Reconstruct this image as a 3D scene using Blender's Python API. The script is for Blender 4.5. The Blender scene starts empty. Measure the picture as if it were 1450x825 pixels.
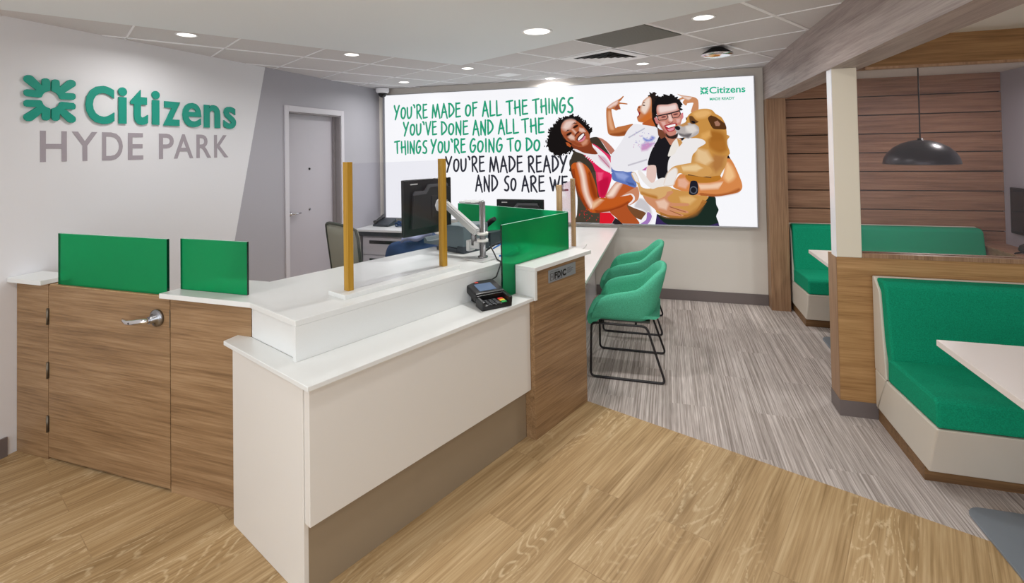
import bpy, bmesh, math, random
from mathutils import Vector, Matrix, noise
from mathutils.geometry import tessellate_polygon
from math import sin, cos, pi, radians

S = bpy.context.scene
COL = S.collection

# ------------------------------------------------------------------ camera, world, exposure
def lin(c):
    c = c / 255.0
    return c / 12.92 if c <= 0.04045 else ((c + 0.055) / 1.055) ** 2.4
def rgb(r, g, b):
    return (lin(r), lin(g), lin(b), 1.0)

cd = bpy.data.cameras.new('camera')
cam = bpy.data.objects.new('camera', cd)
COL.objects.link(cam)
yaw, pitch, roll = radians(16.9612), radians(1.0869), radians(-1.0004)
fwd = Vector((-sin(yaw), cos(yaw), 0)); right = Vector((cos(yaw), sin(yaw), 0)); up = Vector((0, 0, 1))
f2 = cos(pitch) * fwd + sin(pitch) * up
u2 = -sin(pitch) * fwd + cos(pitch) * up
r3 = cos(roll) * right + sin(roll) * u2
u3 = -sin(roll) * right + cos(roll) * u2
cam.matrix_world = Matrix(((r3.x, u3.x, -f2.x, 0), (r3.y, u3.y, -f2.y, 0), (r3.z, u3.z, -f2.z, 1.68), (0, 0, 0, 1)))
cd.sensor_fit = 'HORIZONTAL'
cd.sensor_width = 36.0
cd.lens = 716.277 / 1450 * 36.0
cd.shift_y = -(412.5 - 197.07) / 1450
cd.clip_start = 0.02
S.camera = cam

WORLD_STRENGTH = 0.9
LAMP_W = 8.5
S.view_settings.view_transform = 'Standard'
S.view_settings.look = 'None'
S.view_settings.exposure = -0.08
S.view_settings.gamma = 1.0
S.view_settings.use_curve_mapping = False
S.cycles.use_denoising = True
S.cycles.max_bounces = 10
S.cycles.diffuse_bounces = 6
S.cycles.transparent_max_bounces = 48
S.cycles.sample_clamp_indirect = 6.0
S.cycles.caustics_reflective = False
S.cycles.caustics_refractive = False
w = bpy.data.worlds.new('daylight'); S.world = w; w.use_nodes = True
bg = w.node_tree.nodes['Background']
bg.inputs[0].default_value = (0.95, 0.97, 1.0, 1)
bg.inputs[1].default_value = WORLD_STRENGTH

# ------------------------------------------------------------------ materials
def nt(name):
    m = bpy.data.materials.new(name); m.use_nodes = True
    t = m.node_tree
    return m, t, t.nodes['Principled BSDF'], t.nodes['Material Output']
def simple(name, c, rough=0.5, metal=0.0, spec=0.5, bump=0.0, bscale=200.0, var=0.0):
    m, t, b, o = nt(name)
    col = rgb(*c)
    b.inputs['Base Color'].default_value = col
    b.inputs['Roughness'].default_value = rough
    b.inputs['Metallic'].default_value = metal
    b.inputs['Specular IOR Level'].default_value = spec
    tc = t.nodes.new('ShaderNodeTexCoord')
    n = t.nodes.new('ShaderNodeTexNoise')
    n.inputs['Scale'].default_value = bscale; n.inputs['Detail'].default_value = 3
    t.links.new(tc.outputs['Object'], n.inputs['Vector'])
    if bump:
        bp = t.nodes.new('ShaderNodeBump'); bp.inputs['Strength'].default_value = bump; bp.inputs['Distance'].default_value = 0.002
        t.links.new(n.outputs['Fac'], bp.inputs['Height']); t.links.new(bp.outputs[0], b.inputs['Normal'])
    if var:
        r = t.nodes.new('ShaderNodeValToRGB')
        r.color_ramp.elements[0].position = 0.3; r.color_ramp.elements[1].position = 0.7
        r.color_ramp.elements[0].color = tuple(max(0, x * (1 - var)) for x in col[:3]) + (1,)
        r.color_ramp.elements[1].color = tuple(min(1, x * (1 + var)) for x in col[:3]) + (1,)
        t.links.new(n.outputs['Fac'], r.inputs[0]); t.links.new(r.outputs[0], b.inputs['Base Color'])
    return m
def wood(name, dark, mid, light, axis='X', rough=0.45, scale=1.0, spec=0.35):
    """laminate with straight grain along one object axis"""
    m, t, b, o = nt(name)
    tc = t.nodes.new('ShaderNodeTexCoord')
    def layer(long, cross, detail, dist):
        mp = t.nodes.new('ShaderNodeMapping')
        s = [cross * scale] * 3; s['XYZ'.index(axis)] = long * scale
        mp.inputs['Scale'].default_value = s
        n = t.nodes.new('ShaderNodeTexNoise')
        n.inputs['Scale'].default_value = 1.0; n.inputs['Detail'].default_value = detail
        n.inputs['Roughness'].default_value = 0.6; n.inputs['Distortion'].default_value = dist
        t.links.new(tc.outputs['Object'], mp.inputs[0]); t.links.new(mp.outputs[0], n.inputs['Vector'])
        return n
    a = layer(1.3, 22, 6, 0.35); c = layer(3.0, 110, 4, 0.0)
    mx = t.nodes.new('ShaderNodeMath'); mx.operation = 'MULTIPLY_ADD'
    mx.inputs[1].default_value = 0.45
    sc = t.nodes.new('ShaderNodeMath'); sc.operation = 'MULTIPLY'; sc.inputs[1].default_value = 0.55
    t.links.new(a.outputs['Fac'], sc.inputs[0]); t.links.new(c.outputs['Fac'], mx.inputs[0]); t.links.new(sc.outputs[0], mx.inputs[2])
    r = t.nodes.new('ShaderNodeValToRGB'); e = r.color_ramp.elements
    e[0].position = 0.33; e[0].color = rgb(*dark); e[1].position = 0.66; e[1].color = rgb(*light)
    k = e.new(0.48); k.color = rgb(*mid)
    t.links.new(mx.outputs[0], r.inputs[0]); t.links.new(r.outputs[0], b.inputs['Base Color'])
    b.inputs['Roughness'].default_value = rough; b.inputs['Specular IOR Level'].default_value = spec
    return m
def plank_floor():
    m, t, b, o = nt('oak_plank_floor')
    tc = t.nodes.new('ShaderNodeTexCoord')
    br = t.nodes.new('ShaderNodeTexBrick')
    br.offset = 0.37; br.inputs['Color1'].default_value = (0, 0, 0, 1); br.inputs['Color2'].default_value = (1, 1, 1, 1)
    br.inputs['Mortar'].default_value = (0.5, 0.5, 0.5, 1)
    br.inputs['Scale'].default_value = 1.0; br.inputs['Mortar Size'].default_value = 0.0016; br.inputs['Mortar Smooth'].default_value = 0.1
    br.inputs['Brick Width'].default_value = 1.22; br.inputs['Row Height'].default_value = 0.2225
    t.links.new(tc.outputs['Object'], br.inputs['Vector'])
    # every plank samples another piece of grain
    off = t.nodes.new('ShaderNodeVectorMath'); off.operation = 'MULTIPLY_ADD'
    off.inputs[1].default_value = (9.0, 5.0, 7.0)
    t.links.new(br.outputs['Color'], off.inputs[0]); t.links.new(tc.outputs['Object'], off.inputs[2])
    def noi(scale, detail, dist, rough=0.6):
        mp = t.nodes.new('ShaderNodeMapping'); mp.inputs['Scale'].default_value = scale
        n = t.nodes.new('ShaderNodeTexNoise'); n.inputs['Scale'].default_value = 1; n.inputs['Detail'].default_value = detail
        n.inputs['Distortion'].default_value = dist; n.inputs['Roughness'].default_value = rough
        t.links.new(off.outputs[0], mp.inputs[0]); t.links.new(mp.outputs[0], n.inputs['Vector'])
        return n
    fine = noi((2.2, 90, 1), 4, 0.2); broad = noi((0.9, 9, 1), 3, 0.6)
    # cathedral figure: contour bands of a stretched smooth field
    field = noi((1.25, 5.2, 1), 1.5, 0.25, 0.45)
    cm = t.nodes.new('ShaderNodeMath'); cm.operation = 'MULTIPLY'; cm.inputs[1].default_value = 120.0
    sn = t.nodes.new('ShaderNodeMath'); sn.operation = 'SINE'
    t.links.new(field.outputs['Fac'], cm.inputs[0]); t.links.new(cm.outputs[0], sn.inputs[0])
    pw = t.nodes.new('ShaderNodeMapRange'); pw.inputs[1].default_value = 0.45; pw.inputs[2].default_value = 1.0
    pw.inputs[3].default_value = 0.0; pw.inputs[4].default_value = 1.0
    t.links.new(sn.outputs[0], pw.inputs[0])
    gate = noi((0.8, 3.4, 1), 1, 0.3)
    gr = t.nodes.new('ShaderNodeMapRange'); gr.inputs[1].default_value = 0.46; gr.inputs[2].default_value = 0.6
    t.links.new(gate.outputs['Fac'], gr.inputs[0])
    brk = noi((30, 60, 1), 3, 0.0)
    br2 = t.nodes.new('ShaderNodeMapRange'); br2.inputs[1].default_value = 0.4; br2.inputs[2].default_value = 0.55
    t.links.new(brk.outputs['Fac'], br2.inputs[0])
    g1 = t.nodes.new('ShaderNodeMath'); g1.operation = 'MULTIPLY'; t.links.new(pw.outputs[0], g1.inputs[0]); t.links.new(gr.outputs[0], g1.inputs[1])
    g2 = t.nodes.new('ShaderNodeMath'); g2.operation = 'MULTIPLY'; t.links.new(g1.outputs[0], g2.inputs[0]); t.links.new(br2.outputs[0], g2.inputs[1])
    sumf = t.nodes.new('ShaderNodeMath'); sumf.operation = 'MULTIPLY_ADD'; sumf.inputs[1].default_value = 0.5
    hb = t.nodes.new('ShaderNodeMath'); hb.operation = 'MULTIPLY'; hb.inputs[1].default_value = 0.5
    t.links.new(broad.outputs['Fac'], hb.inputs[0]); t.links.new(fine.outputs['Fac'], sumf.inputs[0]); t.links.new(hb.outputs[0], sumf.inputs[2])
    r = t.nodes.new('ShaderNodeValToRGB'); e = r.color_ramp.elements
    e[0].position = 0.36; e[0].color = rgb(148, 119, 80); e[1].position = 0.66; e[1].color = rgb(208, 182, 142)
    k = e.new(0.5); k.color = rgb(182, 152, 110)
    t.links.new(sumf.outputs[0], r.inputs[0])
    mix = t.nodes.new('ShaderNodeMix'); mix.data_type = 'RGBA'
    mix.inputs['B'].default_value = rgb(226, 204, 166)
    fac = t.nodes.new('ShaderNodeMath'); fac.operation = 'MULTIPLY'; fac.inputs[1].default_value = 0.6
    t.links.new(g2.outputs[0], fac.inputs[0]); t.links.new(fac.outputs[0], mix.inputs['Factor']); t.links.new(r.outputs[0], mix.inputs['A'])
    # per-plank tone and joint line
    tone = t.nodes.new('ShaderNodeMapRange'); tone.inputs[3].default_value = 0.94; tone.inputs[4].default_value = 1.05
    t.links.new(br.outputs['Color'], tone.inputs[0])
    mul = t.nodes.new('ShaderNodeVectorMath'); mul.operation = 'SCALE'
    t.links.new(mix.outputs['Result'], mul.inputs[0]); t.links.new(tone.outputs[0], mul.inputs['Scale'])
    jm = t.nodes.new('ShaderNodeMix'); jm.data_type = 'RGBA'; jm.inputs['B'].default_value = rgb(120, 90, 56)
    jf = t.nodes.new('ShaderNodeMath'); jf.operation = 'MULTIPLY'; jf.inputs[1].default_value = 0.3
    t.links.new(br.outputs['Fac'], jf.inputs[0]); t.links.new(jf.outputs[0], jm.inputs['Factor']); t.links.new(mul.outputs[0], jm.inputs['A'])
    t.links.new(jm.outputs['Result'], b.inputs['Base Color'])
    b.inputs['Roughness'].default_value = 0.5; b.inputs['Specular IOR Level'].default_value = 0.3
    return m
def carpet():
    m, t, b, o = nt('striped_grey_carpet')
    tc = t.nodes.new('ShaderNodeTexCoord')
    br = t.nodes.new('ShaderNodeTexBrick'); br.offset = 0.5
    br.inputs['Color1'].default_value = (0, 0, 0, 1); br.inputs['Color2'].default_value = (1, 1, 1, 1)
    br.inputs['Scale'].default_value = 1; br.inputs['Mortar Size'].default_value = 0.0
    br.inputs['Brick Width'].default_value = 1.0; br.inputs['Row Height'].default_value = 0.25
    sw = t.nodes.new('ShaderNodeVectorRotate'); sw.rotation_type = 'Z_AXIS'; sw.inputs['Angle'].default_value = pi / 2
    t.links.new(tc.outputs['Object'], sw.inputs['Vector']); t.links.new(sw.outputs[0], br.inputs['Vector'])
    off = t.nodes.new('ShaderNodeVectorMath'); off.operation = 'MULTIPLY_ADD'; off.inputs[1].default_value = (3.1, 2.0, 1.0)
    t.links.new(br.outputs['Color'], off.inputs[0]); t.links.new(tc.outputs['Object'], off.inputs[2])
    def noi(scale, detail):
        mp = t.nodes.new('ShaderNodeMapping'); mp.inputs['Scale'].default_value = scale
        n = t.nodes.new('ShaderNodeTexNoise'); n.inputs['Scale'].default_value = 1; n.inputs['Detail'].default_value = detail
        t.links.new(off.outputs[0], mp.inputs[0]); t.links.new(mp.outputs[0], n.inputs['Vector'])
        return n
    a = noi((105, 0.6, 1), 2); c = noi((220, 6, 1), 2)
    mx = t.nodes.new('ShaderNodeMath'); mx.operation = 'MULTIPLY_ADD'; mx.inputs[1].default_value = 0.35
    sc = t.nodes.new('ShaderNodeMath'); sc.operation = 'MULTIPLY'; sc.inputs[1].default_value = 0.65
    t.links.new(a.outputs['Fac'], sc.inputs[0]); t.links.new(c.outputs['Fac'], mx.inputs[0]); t.links.new(sc.outputs[0], mx.inputs[2])
    r = t.nodes.new('ShaderNodeValToRGB'); e = r.color_ramp.elements
    e[0].position = 0.34; e[0].color = rgb(142, 132, 126); e[1].position = 0.66; e[1].color = rgb(220, 211, 207)
    k = e.new(0.5); k.color = rgb(182, 172, 167)
    t.links.new(mx.outputs[0], r.inputs[0])
    tone = t.nodes.new('ShaderNodeMapRange'); tone.inputs[3].default_value = 0.92; tone.inputs[4].default_value = 1.06
    t.links.new(br.outputs['Color'], tone.inputs[0])
    mul = t.nodes.new('ShaderNodeVectorMath'); mul.operation = 'SCALE'
    t.links.new(r.outputs[0], mul.inputs[0]); t.links.new(tone.outputs[0], mul.inputs['Scale'])
    t.links.new(mul.outputs[0], b.inputs['Base Color'])
    b.inputs['Roughness'].default_value = 0.95; b.inputs['Specular IOR Level'].default_value = 0.1
    return m
def emissive(name, c, strength, gloss=0.0):
    m, t, b, o = nt(name)
    b.inputs['Base Color'].default_value = (0.02, 0.02, 0.02, 1)
    b.inputs['Emission Color'].default_value = rgb(*c); b.inputs['Emission Strength'].default_value = strength
    b.inputs['Roughness'].default_value = 0.5; b.inputs['Specular IOR Level'].default_value = gloss
    return m
def printed():
    """backlit print: colour and edge softness stored on the print's own mesh"""
    m, t, b, o = nt('backlit_print')
    at = t.nodes.new('ShaderNodeVertexColor'); at.layer_name = 'ink'
    em = t.nodes.new('ShaderNodeEmission'); em.inputs['Strength'].default_value = 1.0
    tr = t.nodes.new('ShaderNodeBsdfTransparent'); mx = t.nodes.new('ShaderNodeMixShader')
    t.links.new(at.outputs['Color'], em.inputs['Color']); t.links.new(at.outputs['Alpha'], mx.inputs[0])
    t.links.new(tr.outputs[0], mx.inputs[1]); t.links.new(em.outputs[0], mx.inputs[2]); t.links.new(mx.outputs[0], o.inputs['Surface'])
    t.nodes.remove(b)
    return m
def clear_panel(name, tint=(0.97, 0.97, 0.98), haze=0.02, refl=0.08):
    m, t, b, o = nt(name); t.nodes.remove(b)
    tr = t.nodes.new('ShaderNodeBsdfTransparent'); tr.inputs[0].default_value = tint + (1,)
    gl = t.nodes.new('ShaderNodeBsdfGlossy'); gl.inputs['Roughness'].default_value = 0.05
    df = t.nodes.new('ShaderNodeBsdfDiffuse'); df.inputs[0].default_value = (0.8, 0.8, 0.85, 1)
    fr = t.nodes.new('ShaderNodeLayerWeight'); fr.inputs['Blend'].default_value = 0.15
    ml = t.nodes.new('ShaderNodeMath'); ml.operation = 'MULTIPLY_ADD'; ml.inputs[1].default_value = 0.3; ml.inputs[2].default_value = refl * 0.4
    t.links.new(fr.outputs['Fresnel'], ml.inputs[0])
    m1 = t.nodes.new('ShaderNodeMixShader'); m1.inputs[0].default_value = haze
    t.links.new(tr.outputs[0], m1.inputs[1]); t.links.new(df.outputs[0], m1.inputs[2])
    m2 = t.nodes.new('ShaderNodeMixShader'); t.links.new(ml.outputs[0], m2.inputs[0])
    t.links.new(m1.outputs[0], m2.inputs[1]); t.links.new(gl.outputs[0], m2.inputs[2])
    t.links.new(m2.outputs[0], o.inputs['Surface'])
    return m
def frosted_green():
    m, t, b, o = nt('frosted_green_acrylic'); t.nodes.remove(b)
    tl = t.nodes.new('ShaderNodeBsdfTranslucent'); tl.inputs[0].default_value = (0.01, 0.80, 0.34, 1)
    df = t.nodes.new('ShaderNodeBsdfDiffuse'); df.inputs[0].default_value = (0.0, 0.40, 0.15, 1)
    rf = t.nodes.new('ShaderNodeBsdfRefraction'); rf.inputs[0].default_value = (0.10, 0.76, 0.45, 1); rf.inputs['Roughness'].default_value = 0.34; rf.inputs['IOR'].default_value = 1.08
    gl = t.nodes.new('ShaderNodeBsdfGlossy'); gl.inputs['Roughness'].default_value = 0.3
    a = t.nodes.new('ShaderNodeMixShader'); a.inputs[0].default_value = 0.5
    t.links.new(tl.outputs[0], a.inputs[1]); t.links.new(df.outputs[0], a.inputs[2])
    c = t.nodes.new('ShaderNodeMixShader'); c.inputs[0].default_value = 0.62
    t.links.new(a.outputs[0], c.inputs[1]); t.links.new(rf.outputs[0], c.inputs[2])
    d = t.nodes.new('ShaderNodeMixShader'); d.inputs[0].default_value = 0.03
    t.links.new(c.outputs[0], d.inputs[1]); t.links.new(gl.outputs[0], d.inputs[2])
    t.links.new(d.outputs[0], o.inputs['Surface'])
    return m

M = dict(
    floor=plank_floor(), carpet=carpet(),
    wall_white=simple('white_wall_paint', (228, 228, 232), 0.6, bump=0.05, bscale=300),
    wall_grey=simple('grey_wall_paint', (172, 170, 178), 0.6, bump=0.05, bscale=300),
    wall_cream=simple('cream_wall_paint', (222, 216, 208), 0.6, bump=0.05, bscale=300),
    wall_dark=simple('dark_grey_wall_paint', (150, 148, 150), 0.55, bump=0.05, bscale=300),
    drywall=simple('smooth_ceiling_paint', (230, 235, 240), 0.7, bump=0.03),
    tile=simple('speckled_ceiling_tile', (212, 209, 211), 0.9, bump=0.3, bscale=350, var=0.05),
    tbar=simple('white_ceiling_grid', (246, 246, 250), 0.4),
    base=simple('taupe_vinyl_baseboard', (112, 102, 100), 0.5),
    quartz=simple('white_quartz', (229, 231, 230), 0.28, bscale=400, var=0.02),
    white_lam=simple('white_laminate', (225, 222, 217), 0.35, bscale=300, var=0.01),
    taupe=simple('taupe_toe_kick', (150, 134, 112), 0.5),
    gate_wood=wood('walnut_laminate', (112, 85, 58), (146, 115, 82), (172, 141, 106), 'X'),
    beam_wood=wood('ashy_walnut_beam', (132, 116, 112), (162, 147, 142), (188, 175, 170), 'Y'),
    cross_wood=wood('brown_walnut_cross_beam', (100, 70, 38), (130, 94, 56), (156, 118, 76), 'X'),
    post_wood=wood('walnut_post', (120, 90, 66), (150, 116, 88), (172, 138, 108), 'Z'),
    slat_wood=wood('walnut_slat', (112, 80, 60), (144, 106, 82), (170, 130, 104), 'X'),
    part_wood=wood('walnut_partition', (128, 92, 54), (166, 126, 80), (190, 150, 102), 'X'),
    plinth=wood('walnut_plinth', (92, 66, 42), (122, 90, 58), (146, 112, 76), 'X'),
    gold=wood('amber_wood_post', (150, 110, 30), (176, 132, 40), (194, 152, 56), 'Z'),
    tan_post=wood('tan_wood_post', (150, 118, 80), (172, 140, 100), (192, 160, 120), 'Z'),
    cream=simple('cream_column_paint', (226, 218, 200), 0.45),
    gloss_white=simple('glossy_white_panel', (242, 242, 248), 0.15, spec=0.5),
    steel=simple('brushed_steel', (150, 150, 154), 0.25, 1.0),
    chrome=simple('polished_chrome', (225, 225, 228), 0.12, 1.0),
    hinge=simple('dull_bronze_hinge', (120, 112, 100), 0.4, 0.9),
    silver=simple('silver_painted_metal', (205, 205, 205), 0.35, 0.4),
    black=simple('black_plastic', (15, 15, 18), 0.35),
    blackm=simple('matt_black_plastic', (22, 22, 24), 0.55), ridge=simple('grey_case_ridge', (72, 72, 76), 0.5),
    wire=simple('black_steel_rod', (30, 26, 28), 0.35, 0.3),
    cable=simple('black_cable', (22, 22, 24), 0.5),
    blue_cable=simple('blue_cable', (40, 110, 200), 0.45),
    screen=emissive('lit_blue_screen', (96, 132, 176), 0.55, 0.5),
    key_red=simple('red_key', (220, 50, 40), 0.5), key_yellow=simple('yellow_key', (240, 200, 30), 0.5), key_green=simple('green_key', (30, 160, 70), 0.5),
    key_dark=simple('dark_key', (60, 62, 66), 0.5), badge=simple('red_badge', (230, 60, 50), 0.5), ltgrey=simple('light_grey_print', (190, 190, 190), 0.5),
    green_fabric=simple('green_felt_fabric', (14, 142, 106), 0.9, spec=0.15, bump=0.5, bscale=190, var=0.22),
    chair_fabric=simple('teal_green_felt_fabric', (84, 180, 146), 0.9, spec=0.15, bump=0.5, bscale=220, var=0.24),
    vinyl=simple('beige_vinyl', (206, 198, 186), 0.42, bump=0.1, bscale=500),
    seam=simple('beige_piping', (178, 168, 154), 0.5),
    table=simple('white_table_laminate', (232, 224, 220), 0.3), table_edge=simple('grey_white_edge', (208, 212, 216), 0.4),
    plate=simple('blue_grey_steel', (132, 140, 150), 0.45, 0.2),
    lamp=simple('navy_black_enamel', (24, 24, 32), 0.3),
    door=simple('lavender_grey_door', (186, 182, 190), 0.45), frame=simple('light_grey_door_frame', (206, 203, 210), 0.45), reveal=simple('dark_grey_door_reveal', (146, 140, 142), 0.5),
    mesh_grey=simple('olive_grey_mesh', (142, 140, 128), 0.8, bump=0.4, bscale=900), chair_edge=simple('dark_green_piping', (60, 64, 58), 0.6),
    navy=simple('navy_cloth', (34, 62, 108), 0.9, bump=0.3, bscale=120, var=0.15),
    lavender=simple('lavender_satin', (150, 156, 190), 0.4),
    printer=simple('slate_grey_plastic', (92, 106, 112), 0.5), printer_dark=simple('charcoal_plastic', (50, 58, 66), 0.5),
    ped=simple('grey_steel_pedestal', (196, 194, 200), 0.4), rwood=wood('reddish_cabinet_wood', (110, 76, 70), (140, 100, 92), (160, 120, 110), 'X'),
    brand=simple('brand_green', (0, 150, 130), 0.5), brand_side=simple('dark_green_return', (0, 92, 76), 0.5),
    hyde=simple('grey_vinyl_lettering', (164, 156, 164), 0.6),
    plaque=simple('brushed_grey_plaque', (150, 154, 160), 0.4, 0.3), ink=simple('black_ink', (12, 12, 14), 0.6), ink_grey=simple('grey_ink', (96, 98, 102), 0.6),
    lb_frame=simple('silver_lightbox_frame', (176, 178, 184), 0.35, 0.5), lb_white=emissive('backlit_white', (250, 250, 254), 1.0, 0.3),
    lb_green=emissive('backlit_green', (10, 158, 118), 1.0), lb_black=emissive('backlit_black', (34, 36, 50), 1.0), lb_logo=emissive('backlit_logo_green', (20, 180, 140), 1.0), lb_print=printed(),
    led=emissive('downlight_lens', (255, 250, 240), 4.0), grille=simple('dark_grey_grille', (112, 112, 106), 0.6), dark=simple('black_void', (14, 14, 16), 0.8),
    clear=clear_panel('clear_acrylic', (0.97, 0.97, 0.985), 0.006, 0.06), plexi=clear_panel('partition_plexiglass', (0.94, 0.91, 0.93), 0.012, 0.08), acry=frosted_green(), acry_edge=simple('dark_green_glass_edge', (6, 40, 30), 0.15), acry_top=simple('pale_green_glass_edge', (150, 200, 186), 0.2),
    dome=simple('smoked_dome', (18, 18, 22), 0.08),
)

# ------------------------------------------------------------------ mesh helpers
class B:
    """collects shapes for ONE mesh; mi is the material slot of the next shape"""
    def __init__(s): s.bm = bmesh.new(); s.mi = 0
    def _merge(s, b2, smooth=False):
        b2.verts.index_update()
        vs = [s.bm.verts.new(v.co) for v in b2.verts]
        for f in b2.faces:
            try:
                nf = s.bm.faces.new([vs[v.index] for v in f.verts])
                nf.material_index = f.material_index if f.material_index else s.mi
                nf.smooth = smooth or f.smooth
            except ValueError: pass
        b2.free()
        return s
    def box(s, x0, x1, y0, y1, z0, z1, bev=0.0, seg=2):
        b = bmesh.new(); bmesh.ops.create_cube(b, size=1)
        for v in b.verts:
            v.co = Vector(((x0 + x1) / 2 + v.co.x * (x1 - x0), (y0 + y1) / 2 + v.co.y * (y1 - y0), (z0 + z1) / 2 + v.co.z * (z1 - z0)))
        if bev: bmesh.ops.bevel(b, geom=b.edges[:], offset=bev, segments=seg, affect='EDGES', profile=0.5)
        return s._merge(b)
    def prism(s, pts, d0, d1, axes='xyz', bev=0.0):
        """polygon pts in the first two axes, extruded along the third"""
        ia, ib, ic = ['xyz'.index(a) for a in axes]
        b = bmesh.new()
        def mk(p, d):
            v = [0, 0, 0]; v[ia] = p[0]; v[ib] = p[1]; v[ic] = d
            return b.verts.new(v)
        lo = [mk(p, d0) for p in pts]; hi = [mk(p, d1) for p in pts]; n = len(pts)
        b.faces.new(lo[::-1]); b.faces.new(hi)
        for i in range(n): b.faces.new((lo[i], lo[(i + 1) % n], hi[(i + 1) % n], hi[i]))
        bmesh.ops.recalc_face_normals(b, faces=b.faces[:])
        if bev: bmesh.ops.bevel(b, geom=b.edges[:], offset=bev, segments=2, affect='EDGES', profile=0.5)
        return s._merge(b)
    def tube(s, pts, r, seg=10, closed=False, corner=0.0):
        P = [Vector(p) for p in pts]
        if corner:
            Q = []; n = len(P)
            for i, p in enumerate(P):
                if not closed and i in (0, n - 1): Q.append(p); continue
                a = P[i - 1] - p; c = P[(i + 1) % n] - p
                q = min(corner, a.length * .45, c.length * .45); a = p + a.normalized() * q; c = p + c.normalized() * q
                for k in range(6):
                    u = k / 5; Q.append(a * (1 - u) ** 2 + p * 2 * u * (1 - u) + c * u * u)
            P = Q
        b = bmesh.new(); rings = []; n = len(P); nrm = None
        for i in range(n):
            t = (P[(i + 1) % n] - P[i - 1]) if closed else (P[min(i + 1, n - 1)] - P[max(i - 1, 0)])
            t.normalize()
            if nrm is None: nrm = t.orthogonal().normalized()
            else: nrm = (nrm - t * nrm.dot(t)).normalized()
            bn = t.cross(nrm); rr = r[i] if isinstance(r, (list, tuple)) else r
            rings.append([b.verts.new(P[i] + (nrm * cos(k / seg * 2 * pi) + bn * sin(k / seg * 2 * pi)) * rr) for k in range(seg)])
        for i in range(n if closed else n - 1):
            a, c = rings[i], rings[(i + 1) % n]
            for k in range(seg): b.faces.new((a[k], a[(k + 1) % seg], c[(k + 1) % seg], c[k]))
        if not closed: b.faces.new(rings[0][::-1]); b.faces.new(rings[-1])
        for f in b.faces: f.smooth = len(f.verts) == 4
        bmesh.ops.recalc_face_normals(b, faces=b.faces[:])
        return s._merge(b)
    def lathe(s, prof, c=(0, 0, 0), axis='z', seg=32):
        """profile of (radius, height) turned round an axis"""
        b = bmesh.new(); rings = []; c = Vector(c)
        def at(r, h, k):
            x, y = r * cos(k), r * sin(k)
            return {'z': Vector((x, y, h)), 'y': Vector((x, h, y)), 'x': Vector((h, x, y))}[axis] + c
        for r, h in prof:
            rings.append([b.verts.new(at(r, h, k / seg * 2 * pi)) for k in range(seg)] if r > 1e-6 else [b.verts.new(at(0, h, 0))])
        for a, d in zip(rings, rings[1:]):
            for k in range(seg):
                q = [a[k % len(a)], a[(k + 1) % len(a)], d[(k + 1) % len(d)], d[k % len(d)]]
                u = []
                for v in q:
                    if v not in u: u.append(v)
                if len(u) > 2: b.faces.new(u)
        if len(rings[0]) > 1: b.faces.new(rings[0])
        if len(rings[-1]) > 1: b.faces.new(rings[-1])
        for f in b.faces: f.smooth = len(f.verts) <= 4
        bmesh.ops.recalc_face_normals(b, faces=b.faces[:])
        return s._merge(b)
    def grid(s, rows, closed_u=False, smooth=True):
        b = bmesh.new(); V = [[b.verts.new(p) for p in r] for r in rows]
        for i in range(len(V) - 1):
            n = len(V[i])
            for k in range(n if closed_u else n - 1):
                f = b.faces.new((V[i][k], V[i][(k + 1) % n], V[i + 1][(k + 1) % n], V[i + 1][k])); f.smooth = smooth
        return s._merge(b)
    def poly(s, pts3):
        f = s.bm.faces.new([s.bm.verts.new(p) for p in pts3]); f.material_index = s.mi
        return s
    def build(s, name, mats, parent=None, off=(0, 0, 0), weld=False, sharp=None):
        me = bpy.data.meshes.new(name)
        if weld: bmesh.ops.remove_doubles(s.bm, verts=s.bm.verts[:], dist=1e-4)
        o = Vector(off)
        for v in s.bm.verts: v.co -= o
        s.bm.to_mesh(me); s.bm.free()
        for m in (mats if isinstance(mats, (list, tuple)) else [mats]): me.materials.append(m)
        ob = bpy.data.objects.new(name, me); COL.objects.link(ob)
        if parent: ob.parent = parent
        return ob

def tag(o, label, cat, group=None):
    o['label'] = label; o['category'] = cat
    if group: o['group'] = group
    return o
def thing(name, label, cat, loc=(0, 0, 0), rz=0.0, group=None):
    o = bpy.data.objects.new(name, None); COL.objects.link(o)
    o.empty_display_size = 0.1; o.location = loc; o.rotation_euler = (0, 0, rz)
    return tag(o, label, cat, group)
def struct(o):
    o['kind'] = 'structure'; return o
def copy_tree(o, loc=None, parent=None):
    c = o.copy(); COL.objects.link(c)
    if parent: c.parent = parent
    if loc is not None: c.location = loc
    for ch in list(o.children): copy_tree(ch, None, c)
    return c

# frames: counter frame (x along the counter front, y into the teller side) and gate frame
AC = radians(90 - 22.385)
C0 = Vector((-1.337, 1.610, 0.0))
RC = Matrix.Rotation(AC, 4, 'Z')
def cw(s, t, z=0.0): return C0 + RC @ Vector((s, -t, z))      # t: towards the public side
AE = radians(-1.4)
E0 = Vector((-3.602, 1.967, 0.0))
RE = Matrix.Rotation(AE, 4, 'Z')
def ew(e, d, z=0.0): return E0 + RE @ Vector((e, d, z))
def cthing(name, label, cat, s, t, z=0.0, group=None):
    return thing(name, label, cat, cw(s, t, z), AC, group)
XL, YB, ZC = -3.602, 5.850, 2.490

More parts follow.
